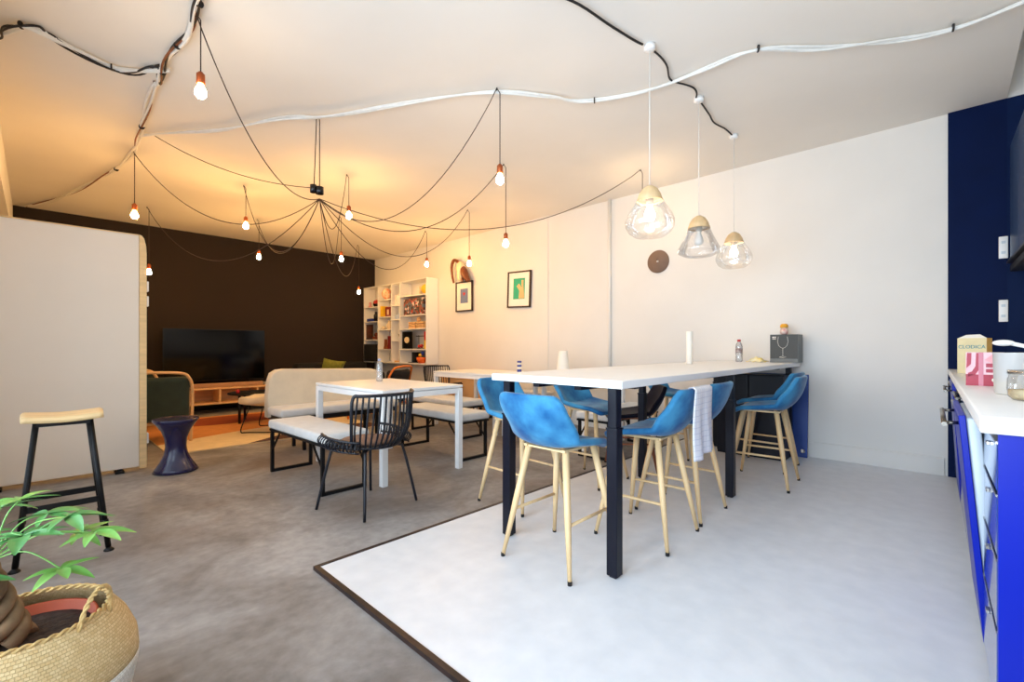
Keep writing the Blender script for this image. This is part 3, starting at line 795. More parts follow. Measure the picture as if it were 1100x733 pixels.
tag(MB().box(2.70, 8.62, .1805, 2.86, 8.78, .25, bev=.004).build('game_box', M['paper']), 'white box in the end bay of the wooden console', 'box')
tag(MB().box(2.88, 8.62, .1805, 2.96, 8.78, .26, bev=.004).build('game_box', M['red']), 'red and white box beside the white one in the console', 'box')

# dark sofa and its cushion
t = thing('dark_sofa', 'low charcoal sofa standing along the dark wall in the corner', 'sofa', (3.32, 7.95, 0))
MB().box(0, .0, .12, 1.4, .85, .42, bev=.05, seg=3).build('seat_cushion', M['charcoal'], t)
MB().box(0, .65, .3, 1.4, .92, .78, bev=.06, seg=3).build('backrest', M['charcoal'], t)
for x in (0, 1.26): MB().box(x - .02, .0, .12, x + .16, .9, .6, bev=.05, seg=3).build('armrest', M['charcoal'], t)
for x in (.06, 1.3):
    for y in (.06, .8): MB().tube([(x, y, 0), (x, y, .13)], .018, 8).build('leg', M['black_metal'], t)
def cush(u, v):
    x = (u - .5) * 2; y = (v - .5) * 2
    return (x, y)
t = thing('cushion', 'olive green velvet cushion propped on the dark sofa', 'cushion', (3.90, 8.46, .645), R(8))
cm = MB()
for sgn in (1, -1):
    cm.grid(lambda u, v: (.24 * ((u - .5) * 2) * (1 - .10 * (1 - ((v - .5) * 2) ** 2)), sgn * .075 * (max(0, (1 - ((u - .5) * 2) ** 2) * (1 - ((v - .5) * 2) ** 2)) ** .45), .21 * ((v - .5) * 2) * (1 - .10 * (1 - ((u - .5) * 2) ** 2))), 14, 14)
o = cm.build('cover', M['olive'], t); o.rotation_euler = (R(18), R(9), 0)

# ------------------------------------------------------------------ bookcase
SX0, SX1, SZ0, SZ1 = 4.91, XR - .025, .78, 2.33
cols = [9.12, 8.52, 8.01, 7.71, 6.86]
t = thing('wall_bookcase', 'large white wall-hung bookcase of uneven open compartments', 'bookcase', (0, 0, 0))
th = .022
for y in (9.12 - th, 8.52, 8.01, 7.71): MB().box(SX0, y, SZ0, SX1, y + th, SZ1).build('side_panel', M['white_lam'], t)
MB().box(SX0, 6.86 - th, SZ0, SX1, 6.86, SZ1).build('side_panel', M['white_lam'], t)
MB().box(SX0, 6.86 - th, SZ1, SX1, 9.12, SZ1 + th).build('top_panel', M['white_lam'], t)
MB().box(SX0, 6.86 - th, SZ0 - th, SX1, 9.12, SZ0).build('bottom_panel', M['white_lam'], t)
shelfz = [[1.925, 1.62, 1.237], [2.05, 1.70, 1.44, 1.04], [1.91, 1.63, 1.21], [2.06, 1.69, 1.43, 1.045]]
for i, zs in enumerate(shelfz):
    for z in zs: MB().box(SX0 + .004, cols[i + 1] + th if i < 3 else 6.86, z - .02, SX1, cols[i] - (th if i == 0 else 0), z).build('shelf', M['white_lam'], t)
GI = 'objects on the white bookcase'
FX = SX0 + .03
def sitem(name, label, cat, mb, mats, y, z, x=SX0 + .10, rz=0):
    if y > 8: x = min(x, SX0 + .07); y += .04
    o = mb.build(name, mats, loc=(x, y, z + .001), rot=(0, 0, rz)); return tag(o, label, cat, GI)
c1 = 8.82
sitem('figurine', 'small pinkish figurine on the topmost shelf next to the red ball', 'figurine', MB().lathe([(.035, 0), (.04, .02), (.02, .05), (.028, .08), (.018, .11), (.0001, .12)], 14), M['pink'], 8.93, 1.925)
sitem('ball', 'red and black ball on the shelf closest to the dark wall', 'ball', MB().ball((0, 0, .075), .075, mat=0).lathe([(.05, 0), (.076, .045), (.078, .062)], 18, mat=1), [M['red'], M['black_plastic']], 8.66, 1.925)
sitem('rod', 'slim dark red upright box behind the red ball', 'box', MB().box(-.02, -.02, 0, .02, .02, .38, bev=.003), M['dark_red'], 8.535, 1.925, SX0 + .20)
sitem('bottle', 'dark navy bottle on the second shelf by the dark wall', 'bottle', MB().lathe([(.05, 0), (.052, .13), (.03, .17), (.035, .19), (.035, .2), (.0001, .205)], 18), M['navy_metal'], 8.68, 1.62)
sitem('shoe_box', 'low bright blue box lying in front of the navy bottle', 'box', MB().box(-.06, -.11, 0, .06, .11, .06, bev=.01), M['blue_print'], 8.86, 1.62, SX0 + .07)
sitem('picture_frame', 'small dark photo frame leaning at the edge of the third shelf', 'picture', MB().box(-.01, -.13, 0, .01, .13, .32, mat=0).box(-.0115, -.10, .04, -.0095, .10, .28, mat=1), [M['frame_dark'], pm('dark_photo', (40, 30, 28), .5, rgb2=(120, 60, 30), scale=18)], 8.92, 1.24, SX0 + .05)
sitem('toy_robot', 'reddish brown toy lying in front of the photo frame', 'toy', MB().box(-.05, -.07, 0, .05, .07, .06, bev=.012).ball((0, .0, .1), .045).box(-.02, -.11, .03, .02, .11, .06, bev=.01), pm('rust_toy', (140, 62, 36), .5, rgb2=(60, 34, 28), scale=18), 8.68, 1.24)
sitem('storage_box', 'large black box filling the lowest compartment by the dark wall', 'box', MB().box(-.1, -.25, 0, .12, .25, .36, bev=.008).box(-.102, -.20, .27, -.099, .20, .275), M['charcoal'], 8.775, .78, SX0 + .12)
sitem('ball', 'round orange and white patterned ball basket on the top shelf', 'ball', MB().ball((0, 0, .115), .115, 20), pm('patterned_ball', (214, 110, 50), .6, rgb2=(244, 226, 200), scale=16), 8.24, 2.05, SX0 + .12)
sitem('book', 'yellow book standing left of a dark red one', 'book', MB().box(-.08, -.015, 0, .08, .015, .22, bev=.003, seg=1), M['yellow'], 8.37, 1.70)
sitem('game_box', 'dark red box with a pale figure on its front', 'box', MB().box(-.04, -.10, 0, .04, .10, .19, mat=0).box(-.042, -.04, .03, -.0395, .03, .14, mat=1), [M['dark_red'], M['skull']], 8.16, 1.70)
sitem('vase', 'small cream vase on the third shelf of the second column', 'vase', MB().lathe([(.03, 0), (.055, .04), (.06, .08), (.03, .14), (.035, .17)], 18), M['skull'], 8.16, 1.44)
sitem('shell_ornament', 'low pale shell ornament beside the cream vase', 'ornament', MB().ball((0, 0, .035), .045, sz=(1, 1.2, .8)), M['cream'], 8.38, 1.44)
sitem('tower_model', 'small brown model tower on the shelf next to a red book', 'ornament', MB().prism([(-.05, 0), (.05, 0), (.018, .07), (.008, .2), (-.008, .2), (-.018, .07)], 'x', -.03, .03), M['walnut'], 8.30, 1.04)
sitem('book', 'dark red book leaning at the column side below the cream vase', 'book', MB().box(-.08, -.03, 0, .08, .03, .26, bev=.003, seg=1), M['dark_red'], 8.07, 1.04)
sitem('gift_box', 'pale pink and white box at the top of the narrow column', 'box', MB().box(-.06, -.10, 0, .06, .10, .20, bev=.004), pm('pink_white', (230, 200, 205), .6, rgb2=(250, 246, 240), scale=24), 7.86, 1.925 - .015)
sitem('gift_bag', 'white and blue packet under the pink box in the narrow column', 'packet', MB().box(-.05, -.09, 0, .05, .09, .09, bev=.01).ball((0, 0, .10), .03), pm('blue_white', (200, 214, 236), .6, rgb2=(120, 150, 210), scale=24), 7.88, 1.63)
sitem('bird_ornament', 'thin black bird ornament in the narrow column', 'ornament', MB().lathe([(.03, 0), (.03, .005), (.004, .01), (.004, .06)], 12).ball((0, 0, .08), .028, sz=(.6, 1.5, .7)).tube([(0, .03, .085), (0, .07, .13)], .006, 6), M['black_metal'], 7.85, 1.21)
sitem('book', 'tan book lying flat at the bottom of the narrow column', 'book', MB().box(-.07, -.10, 0, .07, .10, .03, bev=.003, seg=1), M['tan'], 7.86, .78)
sitem('balloon', 'bright yellow ball on the top shelf beside the end panel', 'ball', MB().ball((0, 0, .095), .095), M['yellow'], 6.99, 2.06)
sitem('candle', 'slim pale candle on the top shelf beside the yellow ball', 'candle', MB().lathe([(.03, 0), (.03, .16), (.004, .16), (.004, .19)], 14), M['skull'], 7.16, 2.06)
vo = bpy.data.materials.new('busy_print'); vo.use_nodes = True
nt = vo.node_tree; pb = nt.nodes['Principled BSDF']; tc = nt.nodes.new('ShaderNodeTexCoord'); vr = nt.nodes.new('ShaderNodeTexVoronoi'); vr.inputs['Scale'].default_value = 22
hs = nt.nodes.new('ShaderNodeValToRGB'); hs.color_ramp.interpolation = 'CONSTANT'; es = hs.color_ramp.elements
for i, (p_, c_) in enumerate([(0, (60, 36, 40)), (.28, (130, 60, 50)), (.42, (90, 100, 120)), (.55, (210, 190, 190)), (.68, (44, 30, 34)), (.82, (190, 60, 50))]):
    if i < 2: e_ = es[i]; e_.position = p_
    else: e_ = es.new(p_)
    e_.color = lin(c_)
nt.links.new(tc.outputs['Object'], vr.inputs['Vector']); nt.links.new(vr.outputs['Color'], hs.inputs['Fac']); nt.links.new(hs.outputs['Color'], pb.inputs['Base Color'])
sitem('board_game', 'wide board game box with a busy coloured picture, filling its shelf', 'board game', MB().box(-.04, -.32, 0, .04, .32, .31, bev=.003, seg=1), vo, 7.30, 1.69, SX0 + .07)
lg_ = MB()
for k in range(3):
    for q in range(2): lg_.box(-.06, -.24 + q * .25, k * .045, .06, -.02 + q * .25, k * .045 + .038, bev=.006)
sitem('wooden_puzzle', 'stack of light wooden blocks on the third shelf', 'puzzle', lg_, M['oak'], 7.25, 1.43)
sitem('wooden_ornament', 'small round wooden piece on top shelf centre above the blocks', 'ornament', MB().ball((0, 0, .045), .045), M['tan'], 7.22, 1.43 + .13)
sitem('planet_print', 'black framed print of a pale planet', 'picture', MB().box(-.012, -.16, 0, .012, .16, .33, mat=0).prism([(.085 * math.cos(a) * 1, .17 + .06 * math.sin(a)) for a in [2 * PI * i / 24 for i in range(24)]], 'x', -.0135, -.0125, mat=1), [M['black_plastic'], M['skull']], 7.53, 1.045, SX0 + .05)
st_ = MB()
for y in (-.09, .09): st_.tube([(0, y, 0), (0, y, .26)], .006, 6)
st_.obox((0, -.13, .24), (0, .13, .24), .08, .012); st_.obox((0, -.11, .01), (0, .11, .01), .06, .012)
sitem('metal_stand', 'thin black metal stand beside the planet print', 'stand', st_, M['black_metal'], 7.13, 1.045)
sitem('red_ornament', 'small red lacquer ornament under the metal stand', 'ornament', MB().ball((0, 0, .035), .035).ball((0, .08, .03), .03), M['red'], 7.13, 1.045 + .019)
sitem('book', 'red and yellow book against the end panel', 'book', MB().box(-.08, -.02, 0, .08, .02, .16, mat=1).box(-.08, -.02, .16, .08, .02, .32, mat=0), [M['red'], M['yellow']], 6.92, 1.045)
sitem('laptop', 'black laptop standing open in the lowest compartment', 'laptop', MB().box(-.01, -.17, .0, .005, .17, .2, bev=.003, seg=1).box(-.09, -.17, 0, .0, .17, .012), M['black_plastic'], 7.36, .78, SX0 + .16)
fp = thing('flower_pot', 'orange pot with yellow and blue paper flowers in the lowest compartment', 'plant', (SX0 + .05, 7.06, .781), 0, GI)
MB().lathe([(.06, 0), (.09, .06), (.095, .11), (.085, .11), (.0001, .09)], 20).build('pot', pm('orange_glaze', (232, 104, 36), .4, var=.06), fp)
MB().tube([(0, 0, .09), (-.0, .02, .16)], .005, 6).tube([(0, 0, .09), (0, -.03, .18)], .005, 6).build('stem', M['leaf'], fp)
MB().ball((-.0, .03, .15), .04, sz=(1, 1, .8)).build('blossom', M['yellow'], fp)
MB().ball((0, -.03, .185), .032, sz=(1, .9, 1.4)).build('blossom', M['blue_print'], fp)

# light wooden chest against the picture wall
t = thing('wooden_chest', 'plain light wooden chest standing against the picture wall', 'chest', (4.80, 5.22, 0))
MB().box(0, 0, .03, .36, 1.05, .56, bev=.004, seg=1).build('body', M['tan'], t)
MB().box(-.012, -.012, .56, .37, 1.062, .58, bev=.003, seg=1).build('lid', M['tan'], t)
for y in (.03, .96):
    for x in (.03, .27): MB().box(x, y, 0, x + .06, y + .06, .03).build('foot', M['tan'], t)

# ------------------------------------------------------------------ things on the wall
WX = XR - .025
def framed(name, label, y0, y1, z0, z1, tilt, fm, arts):
    t = thing(name, label, 'picture', (WX, (y0 + y1) / 2, (z0 + z1) / 2))
    hw, hh = (y1 - y0) / 2, (z1 - z0) / 2
    f = MB(); b = .022
    f.box(-.03, -hw, -hh, 0, -hw + b, hh).box(-.03, hw - b, -hh, 0, hw, hh).box(-.03, -hw, -hh, 0, hw, -hh + b).box(-.03, -hw, hh - b, 0, hw, hh)
    o = f.build('frame', fm, t); 
    m_ = MB().box(-.016, -hw + b, -hh + b, -.006, hw - b, hh - b).build('mat_board', M['paper'], t)
    a = arts(MB()); a_ = a[0].build('artwork', a[1], t)
    for q in (o, m_, a_): q.rotation_euler = (R(tilt), 0, 0)
    return t
def art1(mb):
    mb.box(-.018, -.10, -.115, -.0155, .10, .135, mat=0)
    mb.prism([(0.0, .01), (.03, .045), (.025, .075), (.0, .06), (-.025, .075), (-.03, .045)], 'x', -.0195, -.0175, mat=1)
    return mb, [M['pale_blue_art'], M['red']]
def art2(mb):
    mb.box(-.018, -.12, -.15, -.0155, .12, .17, mat=0)
    mb.prism([(-.11, -.14), (.0, -.14), (-.01, -.02), (.05, .05), (.0, .09), (-.05, .03), (-.09, .06)], 'x', -.0195, -.0175, mat=1)
    mb.box(-.0195, -.09, .05, -.0175, -.05, .14, mat=1)
    return mb, [M['green_art'], M['tan']]
framed('picture_frame', 'black framed blue print with a small red heart, under the horned skull', 5.86, 6.30, 1.70, 2.22, 0, M['frame_dark'], art1)
framed('picture_frame', 'dark framed green and tan print hanging between the skull and the clock', 4.54, 5.02, 1.69, 2.25, 2, M['frame_dark'], art2)
t = thing('horned_skull', 'pale carved animal skull with long curling brown horns on the wall', 'wall ornament', (WX, 6.08, 2.40))
MB().ball((-.07, .03, .04), .095, sz=(.8, 1, 1.35)).ball((-.10, .02, -.08), .062, sz=(.8, 1, 1.7)).ball((-.03, 0, .02), .07).build('skull', M['skull'], t)
MB().tube(smooth_path([(-.06, .05, .07), (-.08, .10, .17), (-.09, .19, .20), (-.09, .25, .10), (-.08, .25, -.05), (-.07, .22, -.19)], 6), [.03 - .012 * abs(i - 12) / 18 for i in range(31)], 10).build('horn', M['horn'], t)
MB().tube(smooth_path([(-.06, -.03, .06), (-.08, -.06, .0), (-.09, -.12, -.10), (-.09, -.2, -.2)], 6), [.03 + .035 * math.sin(i / 18 * PI) for i in range(19)], 10).tube(smooth_path([(-.06, -.0, .0), (-.08, -.02, -.1), (-.09, -.04, -.19)], 6), .022, 8).build('horn', M['horn'], t)
t = thing('wall_clock', 'round brown wall clock without numbers above the high table', 'clock', (XR, 2.524, 2.11), 0)
ck = MB(); ck.lathe([(.0001, 0), (.135, 0), (.138, .012), (.13, .024), (.0001, .024)], 40)
o = ck.build('clock_face', M['cork'], t); o.rotation_euler = (0, R(-90), 0)
o = MB().lathe([(.012, .024), (.012, .03), (.0001, .031)], 14).build('hub', M['paper'], t); o.rotation_euler = (0, R(-90), 0)
MB().obox((-.028, 0, 0), (-.028, .004, .035), .006, .002, up=(1, 0, 0)).build('hour_hand', M['frame_dark'], t)
MB().obox((-.030, 0, .012), (-.030, -.003, -.02), .004, .002, up=(1, 0, 0)).build('minute_hand', M['frame_dark'], t)

# ------------------------------------------------------------------ items on the tables
TZ = .9305
t = thing('cardboard_tube', 'tall slim white tube standing on the high table', 'tube', (4.02, 1.66, TZ))
MB().lathe([(.026, 0), (.028, .002), (.028, .285), (.024, .288), (.024, .25), (.0001, .25)], 24).build('tube_wall', M['paper'], t)
def bottle(label, loc, cap, h=.22, r=.03, lab=None):
    t = thing('water_bottle', label, 'bottle', loc)
    k = h / .22
    MB().lathe([(.0001, .002), (r * .8, 0), (r, .006), (r, .05 * k), (r * .92, .06 * k), (r, .07 * k), (r, .15 * k), (r * .85, .175 * k), (r * .45, .198 * k), (r * .42, .205 * k)], 20).build('body', M['pet'], t)
    MB().lathe([(.0001, .20 * k), (r * .5, .20 * k), (r * .5, .22 * k), (.0001, .221 * k)], 16).build('cap', cap, t)
    if lab: MB().lathe([(r * 1.02, .09 * k), (r * 1.02, .135 * k)], 20).build('label_band', lab, t)
    return t
bottle('clear plastic bottle with a pale blue cap on the nearer white table', (2.33, 4.02, .7455), pm('pale_blue_cap', (170, 180, 215), .5))
bottle('clear plastic bottle with a red cap and dark label on the high table', (4.93, 1.53, TZ), M['red'], .225, .033, pm('dark_label', (110, 84, 84), .5, rgb2=(190, 180, 180), scale=40))
t = thing('snack_packet', 'crumpled yellow and white packet lying beside the grey carton', 'packet', (4.99, 1.38, TZ), R(70))
def pk(u, v): return ((u - .5) * .18, (v - .5) * .10, .004 + .045 * math.sin(u * PI) * math.sin(v * PI) + .006 * math.sin(u * 19 + v * 7))
MB().grid(pk, 14, 10).build('wrapper', pm('yellow_white_wrap', (238, 208, 70), .4, rgb2=(244, 240, 214), scale=18), t, solid=.004)
MB().box(-.05, -.075, 0, .04, -.055, .012, bev=.003).build('dark_strip', M['black_plastic'], t)
t = thing('wine_glass_carton', 'square grey carton printed with a wine glass at the wall end of the high table', 'carton', (4.96, 1.02, TZ))
MB().box(0, 0, 0, .19, .235, .27, mat=0).build('carton_body', M['grey_box'], t)
MB().box(-.0012, 0.0, 0.0, .0, .235, .038).build('pale_band', M['grey_box_side'], t)
MB().box(0.0, -.0012, 0, .19, 0, .27).build('side_face', M['grey_box_side'], t)
g = MB(); gx = -.0015; cy = .125
ln = lambda pts: g.tube([(gx, cy - y, z) for y, z in pts], .0017, 5)
ln([(-.038, .25), (-.044, .20), (-.036, .165), (-.018, .145), (0, .138), (.018, .145), (.036, .165), (.044, .20), (.038, .25)]); ln([(0, .138), (0, .06)]); ln([(-.03, .052), (0, .062), (.03, .052), (0, .048), (-.03, .052)])
g.build('printed_wine_glass', M['paper'], t)
MB().box(gx - .0005, .185, .225, 0, .215, .232).box(gx - .0005, .185, .238, 0, .195, .25).box(gx - .0005, .2, .238, 0, .215, .25).build('printed_mark', M['paper'], t)
t = thing('toy_figure', 'small round toy with orange hair and a red and white body on the grey carton', 'toy', (5.03, 1.15, TZ + .2705))
MB().lathe([(.02, 0), (.034, .012), (.036, .035), (.028, .055), (.02, .06)], 18).build('body', pm('red_white_toy', (236, 226, 216), .5, rgb2=(190, 40, 44), scale=14), t)
MB().ball((0, 0, .07), .03, sz=(1, 1, .9)).build('head', M['skull'], t)
MB().lathe([(.034, .068), (.034, .09), (.022, .104), (.0001, .106)], 18).build('hair', pm('orange_hair', (240, 170, 40), .6, var=.1), t)
t = thing('drink_can', 'small blue and white tin on the second white table', 'tin', (4.42, 4.09, .7455))
MB().lathe([(.028, 0), (.03, .004), (.03, .148), (.027, .152), (.0001, .15)], 20).build('body', M['blue_print'], t)
MB().lathe([(.0305, .10), (.0305, .128)], 20).lathe([(.0305, .04), (.0305, .075)], 20).build('white_print', M['paper'], t)
t = thing('table_lamp', 'white conical lamp on the white table behind the high table', 'lamp', (4.36, 3.32, .7455))
MB().lathe([(.085, 0), (.085, .01), (.05, .285), (.046, .288), (.0001, .288)], 28).build('cone_body', M['paper'], t)

# blue door and dark cabinet at the wall end of the bar
t = thing('leaning_door', 'royal blue cabinet door with steel hinges leaning on the wall', 'door', (XR - .085, .975, PZ))
o = MB().box(0, 0, 0, .02, .62, .80, bev=.002, seg=1).build('panel', pm('blue_door_paint', (14, 60, 140), .4, var=.08, scale=3), t); o.rotation_euler = (0, R(4.2), 0)
for z in (.06, .70):
    o = MB().lathe([(.0001, 0), (.018, 0), (.018, .006), (.0001, .007)], 16).box(-.012, -.008, .006, .018, .012, .022).build('hinge', M['chrome'], t, loc=(z * .073, .035, z), rot=(0, R(-86), 0))
t = thing('low_cabinet', 'near-black cabinet tucked under the wall end of the high table', 'cabinet', (4.79, 1.10, PZ))
MB().box(.02, 0, 0, .235, .60, .80, bev=.003, seg=1).build('carcass', M['navy_metal'], t)
MB().box(0, .003, .03, .02, .297, .79, bev=.002, seg=1).build('door', M['navy_metal'], t)
MB().box(0, .303, .03, .02, .597, .79, bev=.002, seg=1).build('door', M['navy_metal'], t)

# ------------------------------------------------------------------ kitchen run (turned one degree)
KR = math.atan2(.06, 3.495); KC = (XR, 0, 0)
def kthing(name, label, cat, group=None): return thing(name, label, cat, (XR, 0, 0), KR, group)
L0 = -3.47     # near end of carcasses (local x)
struct(MB().box(-.022, -.33, PZ, -.0, 0.0, CH).build('wall_panel_navy', M['navy_wall'], loc=KC))
struct(MB().box(-.018, -.66, PZ, -.0, -.33, CH).build('wall_panel_slate', pm('deep_slate', (6, 27, 66), .6, var=.08, spec=.1), loc=KC))
t = kthing('worktop', 'thick white kitchen worktop running to the navy wall', 'worktop')
MB().box(-3.495, -.585, .855, -.024, 0.0, .90, bev=.006, seg=2).build('slab', M['counter'], t)
# drawer unit nearest the camera
t = kthing('drawer_cabinet', 'blue drawer unit at the near end of the kitchen run', 'cabinet')
MB().box(L0, -.575, .08, L0 + .02, -.035, .853).box(L0 + .42, -.575, .08, L0 + .44, -.05, .853).box(L0 + .02, -.575, .08, L0 + .42, -.58, .853).box(L0 + .02, -.6, .08, L0 + .42, -.06, .1).build('carcass', M['blue_gloss'], t)
MB().box(L0 + .02, -.55, .012, L0 + .44, -.1, .08).build('plinth', M['slate'], t)
z = .10
for h in (.235, .19, .17, .14):
    d = MB().box(L0 + .023, -.052, z + .004, L0 + .44, -.034, z + h - .012, bev=.002, seg=1).build('drawer', M['blue_front'], t)
    MB().box(L0 + .023, -.056, z + h - .011, L0 + .44, -.032, z + h - .005).build('edge_rail', M['chrome'], d)
    MB().box(L0 + .22, -.034, z + h - .045, L0 + .25, -.026, z + h - .035, bev=.001, seg=1).build('handle', M['chrome'], d)
    z += h
# dishwasher with its door ajar
t = kthing('dishwasher', 'built-in dishwasher with a blue door standing slightly ajar', 'dishwasher')
dx0, dx1 = L0 + .45, L0 + 1.05
MB().box(dx0, -.575, .10, dx0 + .015, -.06, .853).box(dx1 - .015, -.575, .10, dx1, -.06, .853).box(dx0, -.575, .10, dx1, -.585, .853).box(dx0, -.575, .838, dx1, -.06, .853).box(dx0, -.575, .10, dx1, -.06, .12).build('tub', M['liner'], t)
MB().box(dx0, -.55, .012, dx1, -.1, .10).build('plinth', M['slate'], t)
dd = MB().box(0, -.0, 0, .596, .018, .755, bev=.002, seg=1).build('door', M['blue_gloss'], t, loc=(dx0 + .002, -.052, .095), rot=(R(-4.6), 0, 0))
MB().box(.01, -.035, .02, .586, -.0005, .745, bev=.006, seg=2).build('inner_liner', M['liner'], dd)
hb = MB().tube([(.04, .055, .72), (.56, .055, .72)], .008, 10)
for x in (.08, .52): hb.tube([(x, .018, .72), (x, .055, .72)], .006, 8)
hb.build('handle', M['dark_steel'], dd)
# next units
def base_unit(x0, x1, label, dmat, ajar=0.0):
    t = kthing('base_cabinet', label, 'cabinet', 'blue base cabinets under the worktop')
    MB().box(x0, -.575, .10, x1, -.058, .853).build('carcass', M['liner'], t)
    MB().box(x0, -.55, .012, x1, -.1, .10).build('plinth', M['slate'], t)
    o = MB().box(0, 0, 0, x1 - x0 - .004, .018, .75, bev=.002, seg=1).build('door', dmat, t, loc=(x0 + .002, -.055, .10), rot=(R(-ajar), 0, 0))
    h_ = MB().tube([(.05, .05, .70), (x1 - x0 - .05, .05, .70)], .008, 10)
    for x in (.1, x1 - x0 - .1): h_.tube([(x, .018, .70), (x, .05, .70)], .006, 8)
    h_.build('handle', M['dark_steel'], o)
base_unit(L0 + 1.06, L0 + 1.66, 'blue base cabinet with a steel bar handle beyond the dishwasher', M['blue_front'], 1.5)
base_unit(L0 + 1.67, L0 + 2.27, 'middle blue base cabinet with a steel bar handle', M['blue_front'])
base_unit(L0 + 2.28, L0 + 2.88, 'blue base cabinet with its door ajar, second from the navy wall', M['blue_gloss'], 3.0)
base_unit(L0 + 2.89, -.03, 'last blue base cabinet against the navy wall', M['blue_front'])
# wall units and hood
t = kthing('wall_cabinet', 'slate blue wall cabinet hanging above the worktop', 'cabinet')
MB().box(-1.6, -.64, 1.72, -.13, -.355, 2.6).build('carcass', M['slate'], t)
for a in (-1.598, -1.108, -.618): MB().box(a, -.355, 1.722, a + .485, -.337, 2.598, bev=.002, seg=1).build('door', M['slate'], t)
t = kthing('cooker_hood', 'black slim cooker hood under the slate wall cabinet', 'cooker hood')
MB().box(-1.2, -.62, 1.64, -.2, -.33, 1.69, bev=.006).build('housing', M['black_metal'], t)
MB().box(-1.15, -.335, 1.695, -.25, -.31, 1.712).build('front_rail', M['dark_steel'], t)
for z in (1.85, 1.36):
    t = thing('wall_socket', 'white double socket on the navy wall %s' % ('at head height' if z > 1.5 else 'lower down behind the worktop items'), 'socket', (XR - .022, -.31, z), 0, 'white sockets on the navy wall')
    MB().box(-.012, -.025, -.085, 0, .025, .085, bev=.004).build('plate', M['white_lam'], t)
    MB().box(-.014, -.012, .03, -.012, .012, .05).box(-.014, -.012, -.05, -.012, .012, -.03).build('socket_insert', M['liner'], t)
# things on the worktop
t = thing('cereal_box', 'cream and ochre food box with blue lettering on the worktop near the navy wall', 'box', (4.42, -.13, .9005), R(-113))
MB().box(-.075, -.035, 0, .075, .035, .24, mat=0).build('carton', pm('cream_carton', (226, 214, 170), .6, var=.06, scale=14), t)
MB().box(.0755, -.035, 0, .0765, .035, .24).build('side_print', pm('ochre_carton', (206, 164, 84), .6, var=.1, scale=14), t)
MB().prism([(-.075, .24), (.075, .24), (.04, .265), (-.03, .262)], 'y', -.03, -.028).build('open_flap', M['paper'], t)
o = text('lettering', 'CLODICA', .032, pm('blue_ink', (60, 140, 160), .6), t, (0, -.0362, .18), (R(90), 0, 0))
t = thing('biscuit_box', 'red and white printed packet in the middle of the worktop', 'packet', (3.06, -.125, .9005), R(-94))
MB().box(-.062, -.03, 0, .062, .03, .155, mat=0).build('carton', pm('rose_carton', (236, 206, 208), .6, rgb2=(226, 176, 186), scale=30), t)
MB().box(-.02, -.0313, .0, -.004, -.030, .155).build('pale_stripe', pm('rose_stripe', (206, 130, 146), .6, var=.05), t)
q = MB()
q.box(-.062, -.0312, .0, .062, -.030, .052, mat=0).box(.004, -.0312, .062, .052, -.030, .078).box(.004, -.0312, .086, .044, -.030, .104)
q.prism([(-.055, .04), (-.03, .052), (-.018, .075), (-.015, .152), (-.028, .152), (-.03, .09), (-.042, .065), (-.055, .058)], 'y', -.0312, -.030)
q.prism([(-.060, .08), (-.045, .10), (-.043, .152), (-.058, .152)], 'y', -.0312, -.030)
q.build('red_print', pm('crimson_print', (170, 44, 66), .5, var=.06), t)
MB().prism([(.0, .12), (.055, .085), (.06, .15), (.03, .152)], 'y', -.0314, -.0305).build('pink_print', M['pink'], t)
MB().lathe([(.0001, 0), (.010, 0), (.010, .001), (.0001, .001)], 14).build('round_mark', M['paper'], t, loc=(.032, -.0308, .028), rot=(R(90), 0, 0))
t = thing('plastic_container', 'clear plastic container behind the glass jar on the worktop', 'container', (2.56, -.185, .9005))
MB().lathe([(.052, 0), (.056, .005), (.060, .155), (.063, .158)], 28).build('wall', M['box_clear'], t, solid=.0015, fixn=False)
MB().lathe([(.0001, .002), (.055, .002), (.057, .05), (.0001, .052)], 24).build('contents', M['oats'], t)
t = thing('glass_jar', 'squat glass jar of pale flakes at the near edge of the worktop items', 'jar', (2.30, -.21, .9005))
MB().lathe([(.0001, .002), (.05, .0), (.062, .012), (.066, .04), (.064, .075), (.06, .085), (.06, .10)], 28).build('glass_wall', M['clear'], t)
MB().lathe([(.0001, .004), (.05, .004), (.060, .014), (.062, .035), (.0001, .038)], 24).build('flakes', M['oats'], t)
MB().lathe([(.061, .088), (.064, .088), (.064, .102), (.061, .102)], 28).build('rim_band', M['chrome'], t)
t = thing('serving_spoon', 'large white spoon resting across the clear container', 'spoon', (2.58, -.205, 1.078), R(-90))
MB().ball((-.05, 0, .018), .027, sz=(1.15, .8, .45)).build('bowl', M['white_lam'], t)
MB().tube([(-.03, 0, .016), (.04, 0, -.006), (.12, -.01, -.03)], [.008, .007, .006], 8).build('handle', M['white_lam'], t)
t = thing('utensil_holder', 'steel utensil pot with a whisk behind the plastic container', 'utensil pot', (3.0, -.27, .9005))
MB().lathe([(.036, 0), (.038, .003), (.038, .11), (.036, .11), (.034, .01)], 24).build('pot', M['chrome'], t)
MB().tube([(0, 0, .02), (-.01, .0, .20)], .006, 8).lathe([(.006, .20), (.026, .205), (.028, .22), (.0001, .224)], 16, c=(-.01, 0, 0)).tube([(0, .01, .02), (.02, .015, .19)], .005, 8).build('utensils', M['white_lam'], t)
t = thing('wooden_board', 'small wooden board standing behind the utensils', 'board', (3.25, -.36, .9005), R(10))
MB().box(-.01, -.08, 0, .01, .08, .21, bev=.006).build('board_body', M['tan'], t)
t = thing('coffee_machine', 'rounded black coffee machine with a brown glossy side on the worktop', 'coffee machine', (2.72, -.385, .9005))
